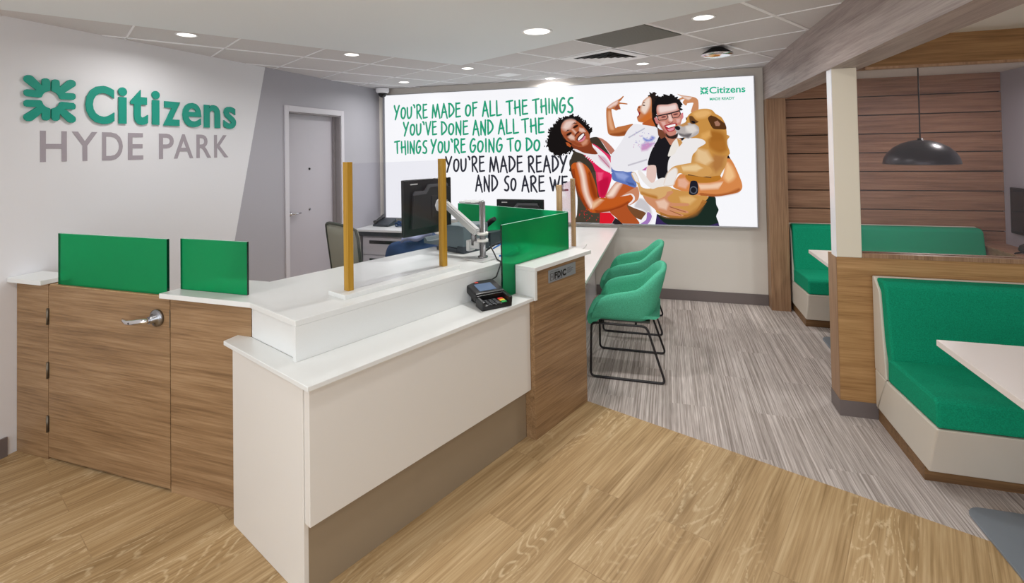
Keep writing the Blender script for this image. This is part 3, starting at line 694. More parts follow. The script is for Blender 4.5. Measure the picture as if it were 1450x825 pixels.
POSTER=[('printed_woman',(26, 22, 22),0,1,'-1026,1671;-1056,1636;-1117,1613;-1188,1586;-1254,1599;-1309,1650;-1354,1701;-1338,1756;-1321,1826;-1299,1896;-1247,1954;-1195,2012;-1119,2038;-1033,2058;-959,2031;-896,1990;-848,1932;-810,1877;-823,1829;-855,1805;-933,1826;-985,1729'),
('printed_woman',(136, 62, 36),6,0,'-1045,1730;-836,1765;-804,1686;-750,1603;-898,1610;-1001,1650'),
('printed_woman',(178, 96, 60),3,0,'-1170,1912;-1152,1966;-1111,2000;-1049,2011;-994,1996;-939,1954;-891,1904;-852,1854;-836,1804;-835,1755;-855,1715;-897,1693;-956,1689;-1005,1705;-1054,1738;-1099,1761;-1138,1812;-1165,1860'),
('printed_woman',(188, 92, 45),2,0,'-1116,1746;-1084,1741;-1050,1706;-1063,1686;-1100,1706'),
('printed_woman',(150, 72, 42),24,0,'-1133,1821;-1094,1781;-1034,1740;-956,1699;-867,1712;-844,1775;-896,1747;-975,1729;-1044,1770;-1102,1840'),
('printed_woman',(236, 208, 198),24,0,'-1151,1916;-1115,1985;-1049,2002;-1005,1984;-1030,1947;-1061,1904;-1112,1885'),
('printed_woman',(232, 196, 180),22,0,'-1088,1805;-1052,1839;-1013,1809;-1014,1769;-1054,1775'),
('printed_woman',(232, 196, 180),22,0,'-952,1911;-907,1899;-879,1859;-923,1856;-957,1871'),
('printed_woman',(226, 180, 160),10,0,'-1046,1893;-1026,1898;-982,1852;-998,1833'),
('printed_woman',(214, 150, 120),18,0,'-935,1728;-885,1776;-856,1766;-872,1722;-916,1703'),
('printed_woman',(40, 18, 16),8,0,'-1044,1857;-1044,1849;-1050,1841;-1061,1832;-1075,1825;-1088,1822;-1099,1822;-1105,1827;-1105,1834;-1099,1843;-1088,1851;-1074,1858;-1061,1861;-1050,1861'),
('printed_woman',(40, 18, 16),8,0,'-966,1941;-966,1934;-972,1925;-983,1916;-996,1909;-1009,1905;-1020,1905;-1026,1909;-1026,1916;-1020,1924;-1009,1933;-996,1940;-983,1944;-972,1944'),
('printed_woman',(50, 24, 18),5,0,'-1117,1861;-1091,1890;-1056,1887;-1092,1875'),
('printed_woman',(50, 24, 18),5,0,'-1040,1948;-1010,1972;-972,1958;-1010,1959'),
('printed_woman',(90, 32, 26),6,0,'-1013,1813;-992,1848;-962,1871;-956,1856;-985,1833;-1003,1808'),
('printed_woman',(84, 16, 24),3,0,'-989,1770;-971,1808;-933,1841;-903,1853;-888,1820;-905,1777;-950,1753'),
('printed_woman',(250, 246, 246),2,0,'-974,1776;-954,1807;-908,1843;-901,1826;-929,1789;-962,1764'),
('printed_woman',(222, 130, 150),5,0,'-969,1756;-925,1777;-894,1816;-883,1801;-907,1762;-945,1746'),
('printed_woman',(74, 66, 54),0,0,'-1079,1501;-1067,1548;-1011,1566;-927,1547;-853,1536;-807,1508;-779,1434;-768,1277;-739,1120;-736,945;-742,823;-1011,816;-1002,912;-994,1005;-992,1108;-1019,1267;-1055,1370;-1072,1454'),
('printed_woman',(66, 58, 48),0,0,'-1016,1660;-928,1615;-860,1560;-798,1481;-766,1403;-1061,1404;-1072,1454;-1060,1552;-1032,1621'),
('printed_woman',(190, 122, 104),3,0,'-768,1798;-700,1780;-632,1730;-558,1639;-600,1598;-645,1654;-701,1743'),
('printed_woman',(64, 56, 46),1,0,'-834,1787;-758,1799;-718,1763;-662,1674;-603,1578;-628,1557;-684,1636;-770,1700;-818,1731'),
('printed_woman',(226, 36, 88),1,0,'-815,1564;-760,1554;-706,1489;-653,1415;-597,1378;-608,1295;-639,1211;-675,1116;-739,1118;-768,1277;-779,1434'),
('printed_woman',(196, 20, 66),18,0,'-747,1277;-709,1323;-636,1341;-629,1250;-668,1139;-714,1120;-736,1138'),
('printed_woman',(242, 90, 130),14,0,'-763,1406;-690,1397;-709,1323;-747,1295'),
('printed_woman',(226, 40, 90),1,0,'-918,1610;-840,1570;-745,1471;-679,1403;-776,1403;-813,1491'),
('printed_woman',(226, 52, 100),1,0,'-808,1721;-760,1700;-665,1626;-607,1575;-599,1480;-667,1548;-761,1637'),
('printed_woman',(242, 238, 242),2,0,'-1016,1665;-981,1658;-898,1617;-747,1603;-808,1711;-760,1681;-666,1597;-608,1509;-569,1402;-570,1350;-622,1393;-688,1422;-774,1491;-841,1565;-918,1605;-1005,1639'),
('printed_woman',(214, 180, 196),10,0,'-743,1588;-676,1568;-620,1490;-612,1432;-677,1490;-725,1539'),
('printed_woman',(196, 100, 130),3,0,'-746,1590;-624,1448;-618,1454;-740,1595'),
('printed_woman',(196, 92, 34),1,0,'-1057,1468;-1032,1503;-984,1512;-942,1508;-891,1481;-844,1425;-801,1323;-767,1203;-758,1115;-677,1110;-577,1117;-452,1134;-380,1144;-371,1097;-418,1040;-499,1002;-626,956;-736,943;-819,937;-864,961;-919,1044;-972,1164;-1008,1285;-1043,1388'),
('printed_woman',(146, 58, 20),22,0,'-855,1406;-811,1314;-772,1184;-760,1110;-806,1101;-841,1202;-857,1304'),
('printed_woman',(150, 60, 22),22,0,'-1042,1435;-1015,1370;-972,1201;-909,1053;-864,980;-900,1025;-982,1155;-1026,1304'),
('printed_woman',(150, 62, 24),20,0,'-791,953;-717,964;-580,994;-444,1051;-409,1060;-499,1004;-626,956;-736,943'),
('printed_woman',(248, 222, 206),22,0,'-980,1496;-939,1491;-904,1388;-886,1267;-861,1137;-816,1036;-836,989;-881,1063;-925,1192;-945,1341'),
('printed_woman',(236, 190, 150),24,0,'-816,1054;-751,1088;-696,1084;-752,1037;-818,980'),
('printed_girl',(178, 84, 40),1,0,'-626,954;-499,1002;-427,1037;-359,916;-304,819;-485,814;-551,880'),
('printed_girl',(120, 78, 48),1,0,'-438,1031;-357,998;-244,956;-217,919;-233,861;-337,888;-402,956'),
('printed_girl',(206, 202, 206),12,0,'-300,1107;-233,1081;-182,1001;-167,885;-210,928;-270,981;-357,1016'),
('printed_girl',(246, 244, 248),1,0,'-309,823;-220,957;-195,955;-158,923;-151,906;-171,858;-198,814;-223,813'),
('printed_girl',(164, 122, 190),1,0,'-294,823;-233,872;-220,953;-188,948;-171,911;-190,861;-225,820'),
('printed_girl',(190, 92, 44),1,0,'-679,1113;-640,1176;-593,1241;-538,1293;-440,1259;-341,1230;-411,1178;-496,1130;-577,1114'),
('printed_girl',(248, 220, 204),22,0,'-654,1128;-589,1231;-542,1277;-489,1277;-531,1204;-586,1122'),
('printed_girl',(98, 122, 188),1,0,'-599,1460;-562,1416;-437,1407;-357,1397;-337,1323;-327,1246;-352,1225;-440,1258;-538,1289;-593,1323'),
('printed_girl',(150, 168, 222),22,0,'-563,1396;-473,1391;-411,1350;-457,1305;-528,1332'),
('printed_girl',(70, 90, 150),12,0,'-439,1291;-360,1273;-343,1246;-413,1260'),
('printed_girl',(206, 138, 104),1,0,'-498,1130;-424,1178;-352,1222;-317,1233;-299,1161;-318,1088;-399,1031;-425,1044;-382,1079;-370,1115;-398,1144;-451,1137'),
('printed_girl',(246, 238, 240),3,0,'-492,1127;-398,1149;-368,1113;-382,1079;-422,1042;-400,1038;-351,1088;-354,1133;-389,1160;-451,1146'),
('printed_girl',(192, 116, 66),1,0,'-641,2119;-618,2148;-565,2184;-522,2205;-479,2229;-455,2251;-446,2243;-479,2201;-495,2183;-412,2166;-414,2154;-494,2162;-483,2106;-505,2102;-531,2090;-557,2103;-584,2108;-576,2028;-546,1899;-523,1905;-429,1922;-349,1932;-398,1839;-429,1810;-505,1800;-582,1808;-626,1834;-639,1923;-645,2030'),
('printed_girl',(238, 208, 198),12,0,'-625,2131;-565,2180;-512,2201;-523,2159;-566,2139;-595,2123'),
('printed_girl',(228, 170, 130),14,0,'-622,2078;-598,2077;-579,1960;-562,1882;-600,1883;-622,1962'),
('printed_girl',(150, 78, 38),14,0,'-601,1830;-506,1842;-430,1859;-421,1821;-506,1804;-582,1813'),
('printed_girl',(150, 80, 60),3,0,'-552,2114;-518,2161;-486,2107;-514,2101'),
('printed_girl',(40, 31, 28),0,1,'-185,2230;-169,2268;-125,2281;-96,2268;-103,2243;-45,2230;-47,2122;-99,2030;-104,1973;-70,1878;-116,1879;-153,1913;-156,2022;-175,2080;-153,2183'),
('printed_girl',(200, 126, 82),1,0,'-192,2225;-163,2233;-145,2191;-148,2060;-149,1918;-197,1910;-242,1946;-293,1959;-307,2009;-281,2034;-304,2087;-298,2113;-286,2132;-256,2140;-237,2187'),
('printed_girl',(242, 220, 206),14,0,'-195,2214;-161,2212;-169,2127;-217,2044;-260,2078;-257,2121;-236,2166'),
('printed_girl',(206, 112, 48),14,0,'-283,1970;-222,2025;-157,2060;-155,1966;-187,1929;-242,1949'),
('printed_girl',(150, 30, 40),2,0,'-304,2093;-281,2067;-267,2055;-294,2006;-305,2013;-284,2038'),
('printed_girl',(60, 34, 28),4,0,'-215,2134;-218,2131;-222,2130;-229,2130;-236,2132;-243,2135;-247,2138;-248,2141;-246,2143;-241,2145;-234,2144;-227,2143;-220,2140;-216,2137'),
('printed_girl',(70, 44, 34),4,0,'-251,2157;-228,2172;-212,2162;-233,2161'),
('printed_girl',(120, 60, 40),4,0,'-294,2118;-268,2120;-274,2107;-289,2108'),
('printed_girl',(188, 96, 46),2,0,'-253,1935;-150,1994;-111,1903;-188,1896;-243,1916'),
('printed_girl',(206, 142, 100),1,0,'123,2247;171,2230;239,2218;307,2199;337,2165;339,2071;312,2059;261,2040;279,2109;287,2143;227,2139;222,2123;205,2118;179,2152;199,2188;150,2180;131,2191;173,2209'),
('printed_girl',(238, 214, 202),10,0,'152,2227;219,2213;277,2200;238,2177;199,2194'),
('printed_girl',(240, 238, 243),1,0,'-409,1868;-346,1929;-300,1932;-225,1918;-149,1904;-97,1883;-63,1758;-117,1689;-164,1604;-196,1479;-224,1405;-312,1418;-419,1398;-489,1414;-582,1427;-604,1506;-598,1594;-550,1649;-482,1743'),
('printed_girl',(126, 140, 210),14,0,'-246,1778;-182,1758;-154,1795;-118,1775;-155,1739;-219,1735'),
('printed_girl',(196, 156, 206),20,0,'-266,1703;-210,1721;-119,1719;-165,1682;-230,1655;-257,1665'),
('printed_girl',(206, 150, 196),18,0,'-274,1667;-192,1725;-158,1689;-205,1642;-263,1632'),
('printed_girl',(200, 92, 168),6,0,'-267,1418;-218,1453;-209,1453;-227,1415'),
('printed_girl',(190, 190, 206),8,0,'-400,1776;-222,1877;-228,1888;-407,1788'),
('printed_girl',(200, 196, 206),8,0,'-415,1464;-205,1528;-210,1544;-419,1480'),
('printed_man',(30, 28, 33),0,0,'-101,1735;-136,1679;-178,1583;-202,1474;-120,1469;-109,1370;-93,1321;-31,1328;15,1382;50,1440;154,1613;69,1778;-8,1839;-65,1805'),
('printed_man',(30, 28, 33),0,0,'-7,1785;-86,1719;-138,1648;-174,1575;-171,1503;145,1500;228,1754;141,1766;73,1767'),
('printed_man',(58, 44, 92),0,0,'-118,932;-8,839;8,822;-137,822'),
('printed_man',(30, 46, 38),0,0,'-118,936;-18,905;138,912;270,967;359,1060;414,1135;484,1132;493,1051;515,994;490,926;509,833;353,824;3,822'),
('printed_man',(58, 44, 92),0,0,'418,827;509,856;521,817;460,817'),
('printed_man',(24, 22, 28),0,0,'599,1575;625,1575;647,1529;608,1516'),
('printed_man',(186, 122, 98),2,0,'-25,1811;24,1768;112,1772;158,1750;91,1716;44,1691;13,1738'),
('printed_man',(120, 70, 50),3,0,'-91,1875;-24,1852;5,1790;-55,1760;-84,1802'),
('printed_man',(27, 24, 25),0,1,'-139,2126;-116,2177;-85,2222;-25,2235;25,2243;83,2235;132,2204;166,2156;171,2067;146,2061;119,2095;-78,2092;-92,1999;-120,1995'),
('printed_man',(206, 130, 128),1,0,'-124,1990;-98,2005;-76,1947;-82,1914;-106,1937'),
('printed_man',(220, 130, 140),1,0,'157,2032;181,2041;183,1990;165,1960;154,1980'),
('printed_man',(206, 138, 122),1,0,'-96,2088;-79,2134;22,2134;111,2146;131,2094;153,2050;168,1990;157,1929;116,1843;85,1786;44,1773;-5,1816;-45,1879;-81,1947;-91,2020'),
('printed_man',(242, 218, 212),16,0,'-78,2092;-62,2123;22,2124;106,2136;119,2084;80,2065;10,2053;-59,2045'),
('printed_man',(240, 206, 196),10,0,'24,2016;51,2020;72,1963;57,1948;33,1959'),
('printed_man',(228, 176, 166),14,0,'-51,1946;-7,1950;-2,1914;-32,1904'),
('printed_man',(228, 176, 166),14,0,'107,1972;151,1981;145,1940;116,1930'),
('printed_man',(178, 100, 90),12,0,'-71,1947;-33,1883;5,1820;-14,1831;-53,1884;-81,1937'),
('printed_man',(52, 36, 34),8,0,'-6,1826;39,1789;103,1810;126,1848;118,1779;73,1757;19,1773'),
('printed_man',(176, 52, 62),2,0,'-16,1906;37,1921;101,1933;119,1894;80,1847;25,1836;-2,1867'),
('printed_man',(252, 250, 250),1,0,'-5,1899;98,1923;99,1898;26,1880'),
('printed_man',(228, 150, 162),4,0,'11,1864;87,1886;77,1855;35,1842'),
('printed_man',(38, 40, 46),0,0,'-90,2005;11,2025;9,2038;-93,2018'),
('printed_man',(38, 40, 46),0,0,'6,2030;21,1994;29,1997;14,2033'),
('printed_man',(38, 40, 46),0,0,'23,1998;-4,1972;1,1967;27,1993'),
('printed_man',(38, 40, 46),0,0,'-1,1973;-76,1969;-75,1962;-1,1966'),
('printed_man',(38, 40, 46),0,0,'-72,1967;-88,2013;-95,2010;-79,1964'),
('printed_man',(38, 40, 46),0,0,'57,2033;147,2056;144,2069;54,2046'),
('printed_man',(38, 40, 46),0,0,'142,2062;150,2026;158,2027;150,2064'),
('printed_man',(38, 40, 46),0,0,'151,2029;129,1996;134,1991;157,2024'),
('printed_man',(38, 40, 46),0,0,'131,1997;72,1989;73,1982;132,1990'),
('printed_man',(38, 40, 46),0,0,'77,1987;59,2041;52,2038;69,1984'),
('printed_man',(38, 40, 46),0,0,'11,2024;59,2033;56,2046;9,2037'),
('printed_man',(90, 44, 48),8,0,'3,2005;1,2001;-5,1997;-15,1994;-27,1992;-37,1992;-45,1994;-48,1997;-46,2001;-39,2005;-29,2008;-18,2010;-7,2010;0,2008'),
('printed_man',(90, 44, 48),8,0,'128,2030;126,2026;120,2022;110,2019;99,2016;89,2016;81,2018;78,2021;80,2025;86,2029;96,2032;107,2034;118,2035;125,2033'),
('printed_man',(150, 80, 76),6,0,'13,1949;47,1931;77,1950;72,1937;45,1922'),
('printed_man',(232, 200, 190),1,0,'-204,1465;-118,1467;-116,1347;-145,1282;-215,1282;-217,1394'),
('printed_man',(200, 130, 92),3,0,'-262,1146;-148,1123;-36,1078;-106,971;-151,1003;-218,1061'),
('printed_man',(218, 138, 78),1,0,'588,1528;645,1533;695,1436;746,1290;749,1223;710,1181;594,1152;489,1137;296,1149;232,1183;144,1194;68,1228;61,1265;112,1347;148,1376;203,1360;234,1295;310,1283;407,1284;514,1310;563,1358;586,1448'),
('printed_man',(246, 196, 140),24,0,'608,1493;654,1448;683,1346;619,1290;578,1335;590,1426'),
('printed_man',(244, 206, 176),18,0,'320,1266;438,1267;566,1290;512,1221;341,1209'),
('printed_man',(170, 92, 44),16,0,'318,1163;489,1153;616,1177;721,1223;705,1183;595,1154;489,1139'),
('printed_man',(232, 176, 148),14,0,'114,1323;180,1329;223,1277;189,1219;112,1242'),
('printed_dog',(206, 152, 86),0,0,'202,1798;620,1788;612,1720;617,1584;598,1469;549,1378;519,1312;407,1280;234,1291;192,1358;127,1393;83,1440;196,1555'),
('printed_dog',(204, 146, 72),1,0,'95,1890;135,1907;203,1936;219,1988;263,2036;350,2071;426,2073;475,2056;511,2014;566,1976;598,1905;613,1825;615,1695;619,1565;224,1570;265,1702;314,1762;228,1754'),
('printed_dog',(232, 180, 112),22,0,'282,2027;359,2060;435,2057;462,2020;405,1982;319,1975'),
('printed_dog',(168, 106, 40),26,0,'458,1839;551,1826;597,1775;603,1635;546,1596;472,1638;437,1739'),
('printed_dog',(226, 170, 96),22,0,'363,1801;449,1839;457,1779;399,1740;352,1761'),
('printed_dog',(176, 112, 44),26,0,'438,1724;587,1732;606,1629;521,1619;448,1655'),
('printed_dog',(180, 122, 66),26,0,'478,1586;594,1562;570,1448;495,1392;453,1449'),
('printed_dog',(232, 196, 146),26,0,'308,1657;415,1621;466,1518;389,1461;304,1519'),
('printed_dog',(242, 238, 238),4,0,'122,1695;201,1763;256,1762;333,1714;313,1634;265,1577;240,1476;150,1439;60,1382;7,1403;18,1522;65,1603'),
('printed_dog',(242, 238, 238),4,0,'110,1684;189,1749;305,1762;382,1740;398,1699;283,1630;252,1560;98,1562'),
('printed_dog',(186, 178, 176),3,0,'90,1880;135,1905;203,1924;270,1926;334,1883;337,1822;306,1790;228,1759;153,1784;113,1826'),
('printed_dog',(226, 218, 212),18,0,'202,1897;289,1905;326,1843;268,1804;211,1836'),
('printed_dog',(110, 104, 106),16,0,'123,1823;191,1805;268,1814;228,1764;161,1784'),
('printed_dog',(196, 140, 80),12,0,'135,1904;218,1937;231,1906;173,1888'),
('printed_dog',(34, 32, 38),4,0,'147,1864;141,1856;131,1851;119,1852;107,1857;97,1866;92,1876;93,1886;99,1894;109,1898;122,1898;134,1893;143,1884;148,1874'),
('printed_dog',(104, 68, 36),8,0,'241,1996;274,1999;309,1955;336,1938;294,1913;253,1924'),
('printed_dog',(24, 20, 24),3,0,'302,1927;298,1923;291,1921;282,1922;274,1926;267,1932;263,1938;262,1944;266,1948;273,1949;282,1948;290,1945;298,1939;302,1933'),
('printed_dog',(104, 68, 36),4,0,'207,1989;219,1983;218,1958;208,1958'),
('printed_dog',(88, 54, 28),1,0,'431,1971;462,2000;509,1993;566,1956;598,1915;611,1850;552,1848;485,1856;455,1900'),
('printed_dog',(168, 120, 98),6,0,'493,1929;526,1943;553,1907;543,1885;506,1886'),
('printed_dog',(204, 146, 72),4,0,'462,2002;509,2014;569,1971;595,1915;554,1947;508,1983'),
('printed_dog',(240, 234, 226),2,0,'72,1726;112,1764;152,1745;169,1714;109,1643;89,1603;49,1573;12,1573;41,1665'),
('printed_dog',(206, 150, 86),6,0,'112,1761;152,1745;167,1714;131,1669;121,1715'),
('printed_dog',(206, 150, 80),1,0,'12,1230;56,1219;144,1194;232,1183;296,1149;416,1136;381,1081;314,991;226,931;116,904;-6,907;-107,945;-122,983;-14,1078'),
('printed_dog',(170, 110, 50),24,0,'-84,948;50,928;182,931;315,1014;381,1095;291,944;138,904;-18,909'),
('printed_dog',(226, 180, 116),24,0,'121,1126;231,1139;295,1105;228,1047;141,1069'),
('printed_dog',(188, 122, 44),2,0,'192,1364;387,1341;536,1358;530,1310;407,1282;234,1293'),
('printed_dog',(92, 66, 46),3,0,'213,1362;450,1332;451,1342;215,1373'),
('printed_dog',(218, 172, 112),1,0,'-382,1383;-349,1402;-313,1347;-280,1240;-214,1215;-112,1229;-10,1244;47,1219;10,1148;-115,1092;-205,1120;-287,1155;-319,1264;-364,1323'),
('printed_dog',(240, 234, 230),5,0,'-378,1383;-349,1399;-315,1347;-299,1276;-339,1299'),
('printed_dog',(240, 234, 230),2,0,'-314,1404;-279,1413;-221,1347;-165,1278;-87,1323;-31,1333;-19,1265;-112,1227;-169,1215;-259,1297'),
('printed_dog',(186, 120, 50),14,0,'-273,1181;-204,1158;-114,1135;-115,1100;-205,1125;-279,1157'),
('printed_dog',(214, 160, 92),1,0,'4,1391;61,1452;128,1474;304,1498;434,1449;454,1381;367,1344;192,1379;115,1379;80,1298;57,1251;-35,1246;-34,1288'),
('printed_dog',(240, 234, 230),10,0,'-42,1246;-34,1288;4,1386;72,1440;105,1428;106,1370;80,1298;57,1251'),
('printed_dog',(236, 202, 150),16,0,'150,1457;304,1479;367,1438;302,1404;171,1410'),
('printed_man',(210, 144, 106),1,0,'-256,1128;-171,1114;-103,1100;-26,1136;0,1183;49,1191;57,1172;0,1119;11,1083;53,1063;205,1060;208,1033;52,1024;43,1018;196,979;201,954;73,966;31,971;152,937;146,918;39,925;-17,936;-95,969;-151,1003;-218,1061'),
('printed_man',(236, 196, 172),16,0,'-126,1076;-36,1101;8,1055;-16,985;-94,1007'),
('printed_man',(150, 86, 54),5,0,'17,1016;182,961;184,969;20,1024'),
('printed_man',(150, 86, 54),5,0,'16,976;137,926;140,933;19,983'),
('printed_man',(32, 32, 44),0,0,'243,1298;302,1298;317,1232;309,1168;266,1147;222,1160;228,1225'),
('printed_man',(96, 98, 108),2,0,'307,1203;303,1185;292,1170;276,1162;258,1162;243,1170;232,1184;229,1202;233,1220;244,1235;260,1243;278,1243;293,1235;304,1221'),
('printed_man',(30, 30, 38),0,0,'296,1203;293,1190;285,1179;274,1173;261,1173;250,1179;242,1189;240,1202;243,1215;251,1226;262,1232;275,1232;286,1226;294,1216'),
('printed_woman',(222, 30, 48),1,0,'-737,941;-626,945;-570,884;-609,821;-744,818'),
('printed_woman',(44, 36, 40),1,0,'-606,824;-569,884;-538,867;-485,815;-575,813'),
('printed_woman',(206, 44, 44),0,0,'-850,881;-853,875;-858,877;-858,884;-853,886'),
('printed_woman',(206, 44, 44),0,0,'-907,910;-911,904;-916,906;-916,913;-911,915'),
('printed_woman',(206, 44, 44),0,0,'-775,854;-778,849;-783,850;-783,857;-778,859'),
('printed_woman',(206, 44, 44),0,0,'-944,956;-947,950;-952,952;-952,959;-947,961'),
('printed_woman',(206, 44, 44),0,0,'-961,919;-964,914;-969,916;-969,922;-964,925'),
('printed_woman',(206, 44, 44),0,0,'-966,917;-969,911;-974,913;-974,920;-969,922'),
('printed_woman',(206, 44, 44),0,0,'-827,947;-830,942;-835,943;-835,950;-830,952'),
('printed_woman',(206, 44, 44),0,0,'-822,899;-825,894;-830,896;-830,902;-825,905'),
('printed_woman',(206, 44, 44),0,0,'-967,901;-971,896;-976,898;-976,904;-971,906'),
('printed_woman',(206, 44, 44),0,0,'-914,924;-918,919;-923,921;-923,927;-917,930'),
('printed_woman',(206, 44, 44),0,0,'-910,882;-913,876;-918,878;-918,885;-913,887'),
('printed_woman',(206, 44, 44),0,0,'-873,965;-876,959;-881,961;-881,968;-876,970'),
('printed_woman',(206, 44, 44),0,0,'-852,870;-855,864;-860,866;-860,873;-855,875'),
('printed_woman',(206, 44, 44),0,0,'-903,954;-906,949;-912,951;-911,957;-906,959'),
('printed_woman',(206, 44, 44),0,0,'-887,845;-890,840;-896,842;-895,848;-890,850'),
('printed_woman',(206, 44, 44),0,0,'-756,888;-759,883;-764,885;-764,891;-759,894'),
('printed_woman',(206, 44, 44),0,0,'-772,862;-776,856;-781,858;-781,865;-775,867'),
('printed_woman',(206, 44, 44),0,0,'-887,974;-890,969;-895,971;-895,977;-890,980'),
('printed_woman',(206, 44, 44),0,0,'-827,904;-830,899;-835,901;-835,907;-830,910'),
('printed_woman',(206, 44, 44),0,0,'-891,954;-894,948;-899,950;-899,957;-894,959'),
('printed_woman',(206, 44, 44),0,0,'-881,917;-885,911;-890,913;-890,920;-885,922'),
('printed_woman',(206, 44, 44),0,0,'-912,943;-915,938;-920,940;-920,946;-915,948'),
('printed_woman',(206, 44, 44),0,0,'-871,857;-875,852;-880,854;-880,860;-874,862'),
('printed_woman',(206, 44, 44),0,0,'-841,946;-844,941;-849,942;-849,949;-844,951'),
('printed_woman',(206, 44, 44),0,0,'-910,918;-913,913;-919,915;-918,921;-913,924'),
('printed_woman',(206, 44, 44),0,0,'-926,957;-929,951;-934,953;-934,960;-929,962'),
('printed_woman',(30, 25, 25),0,0,'-1100,1606;-1107,1611;-1108,1623;-1103,1630;-1096,1625;-1094,1613'),
('printed_woman',(30, 25, 25),0,0,'-1208,1981;-1216,1983;-1222,1993;-1220,2002;-1211,1999;-1205,1989'),
('printed_woman',(30, 25, 25),0,0,'-846,1907;-850,1912;-851,1924;-847,1930;-842,1924;-842,1913'),
('printed_woman',(30, 25, 25),0,0,'-1050,2045;-1056,2045;-1063,2050;-1064,2056;-1058,2057;-1051,2052'),
('printed_woman',(30, 25, 25),0,0,'-961,2018;-962,2025;-958,2033;-951,2034;-950,2028;-954,2020'),
('printed_woman',(30, 25, 25),0,0,'-1184,2017;-1177,2026;-1161,2032;-1150,2029;-1156,2020;-1173,2014'),
('printed_woman',(30, 25, 25),0,0,'-1290,1864;-1300,1870;-1308,1887;-1305,1899;-1295,1892;-1288,1875'),
('printed_woman',(30, 25, 25),0,0,'-1288,1882;-1294,1892;-1290,1912;-1281,1920;-1276,1909;-1279,1890'),
('printed_woman',(30, 25, 25),0,0,'-1317,1854;-1324,1860;-1324,1871;-1316,1876;-1309,1870;-1309,1859'),
('printed_woman',(30, 25, 25),0,0,'-1345,1741;-1352,1747;-1356,1763;-1353,1771;-1346,1765;-1342,1750'),
('printed_woman',(30, 25, 25),0,0,'-1163,2015;-1175,2013;-1192,2022;-1197,2033;-1185,2035;-1168,2026'),
('printed_woman',(30, 25, 25),0,0,'-1259,1959;-1255,1964;-1246,1965;-1242,1961;-1245,1956;-1254,1955'),
('printed_woman',(30, 25, 25),0,0,'-1017,2053;-1026,2056;-1032,2068;-1030,2077;-1020,2074;-1014,2062'),
('printed_woman',(30, 25, 25),0,0,'-1142,2025;-1141,2033;-1132,2038;-1124,2034;-1126,2026;-1135,2021'),
('printed_woman',(30, 25, 25),0,0,'-1117,1606;-1127,1608;-1135,1620;-1133,1630;-1124,1627;-1116,1615'),
('printed_woman',(30, 25, 25),0,0,'-1309,1777;-1320,1774;-1334,1782;-1337,1793;-1326,1796;-1312,1788'),
('printed_woman',(30, 25, 25),0,0,'-859,1932;-855,1939;-844,1946;-835,1944;-839,1936;-850,1930'),
('printed_woman',(30, 25, 25),0,0,'-1192,1562;-1202,1566;-1214,1580;-1215,1591;-1205,1587;-1194,1573'),
('printed_woman',(30, 25, 25),0,0,'-1030,1630;-1038,1637;-1043,1653;-1040,1663;-1032,1656;-1027,1640'),
('printed_woman',(30, 25, 25),0,0,'-1048,2052;-1043,2062;-1026,2071;-1014,2069;-1019,2059;-1036,2050'),
('printed_woman',(30, 25, 25),0,0,'-1345,1745;-1352,1753;-1353,1771;-1347,1780;-1341,1771;-1340,1754'),
('printed_woman',(30, 25, 25),0,0,'-1110,2033;-1103,2042;-1085,2048;-1074,2046;-1081,2037;-1099,2031'),
('printed_woman',(30, 25, 25),0,0,'-1365,1695;-1371,1699;-1373,1707;-1369,1713;-1363,1709;-1361,1700'),
('printed_woman',(30, 25, 25),0,0,'-910,1998;-918,2001;-928,2013;-929,2022;-921,2019;-911,2007'),
('printed_woman',(30, 25, 25),0,0,'-941,2028;-948,2025;-962,2027;-968,2032;-961,2035;-947,2033'),
('printed_woman',(30, 25, 25),0,0,'-1047,2038;-1052,2043;-1055,2056;-1051,2063;-1046,2057;-1044,2045'),
('printed_woman',(30, 25, 25),0,0,'-1077,1604;-1080,1614;-1073,1628;-1063,1632;-1060,1622;-1067,1608'),
('printed_woman',(30, 25, 25),0,0,'-1197,1584;-1200,1593;-1194,1609;-1185,1614;-1182,1604;-1188,1589'),
('printed_woman',(30, 25, 25),0,0,'-1209,2009;-1204,2014;-1196,2014;-1191,2009;-1195,2003;-1204,2003'),
('printed_woman',(30, 25, 25),0,0,'-838,1892;-832,1901;-815,1909;-803,1909;-810,1900;-827,1891'),
('printed_woman',(30, 25, 25),0,0,'-971,2028;-974,2038;-967,2053;-957,2057;-954,2047;-961,2032'),
('printed_woman',(30, 25, 25),0,0,'-892,1984;-892,1993;-885,1997;-878,1993;-878,1985;-885,1980'),
('printed_woman',(30, 25, 25),0,0,'-1290,1899;-1297,1905;-1298,1918;-1291,1925;-1284,1919;-1283,1906'),
('printed_woman',(30, 25, 25),0,0,'-1036,1644;-1032,1651;-1023,1654;-1016,1650;-1019,1644;-1029,1641'),
('printed_woman',(30, 25, 25),0,0,'-1208,1573;-1207,1580;-1199,1584;-1192,1580;-1194,1572;-1202,1569'),
('printed_woman',(30, 25, 25),0,0,'-1030,1668;-1036,1672;-1036,1681;-1030,1685;-1023,1681;-1023,1672'),
('printed_woman',(30, 25, 25),0,0,'-885,1954;-889,1965;-884,1984;-875,1991;-872,1980;-876,1962'),
('printed_woman',(30, 25, 25),0,0,'-1141,1592;-1149,1596;-1150,1606;-1144,1612;-1137,1608;-1135,1598'),
('printed_woman',(30, 25, 25),0,0,'-1207,1593;-1212,1598;-1211,1609;-1205,1614;-1201,1608;-1201,1598'),
('printed_woman',(30, 25, 25),0,0,'-1051,2035;-1056,2042;-1054,2055;-1046,2059;-1041,2052;-1043,2039'),
('printed_woman',(30, 25, 25),0,0,'-1050,2044;-1056,2041;-1067,2044;-1071,2050;-1065,2053;-1054,2049'),
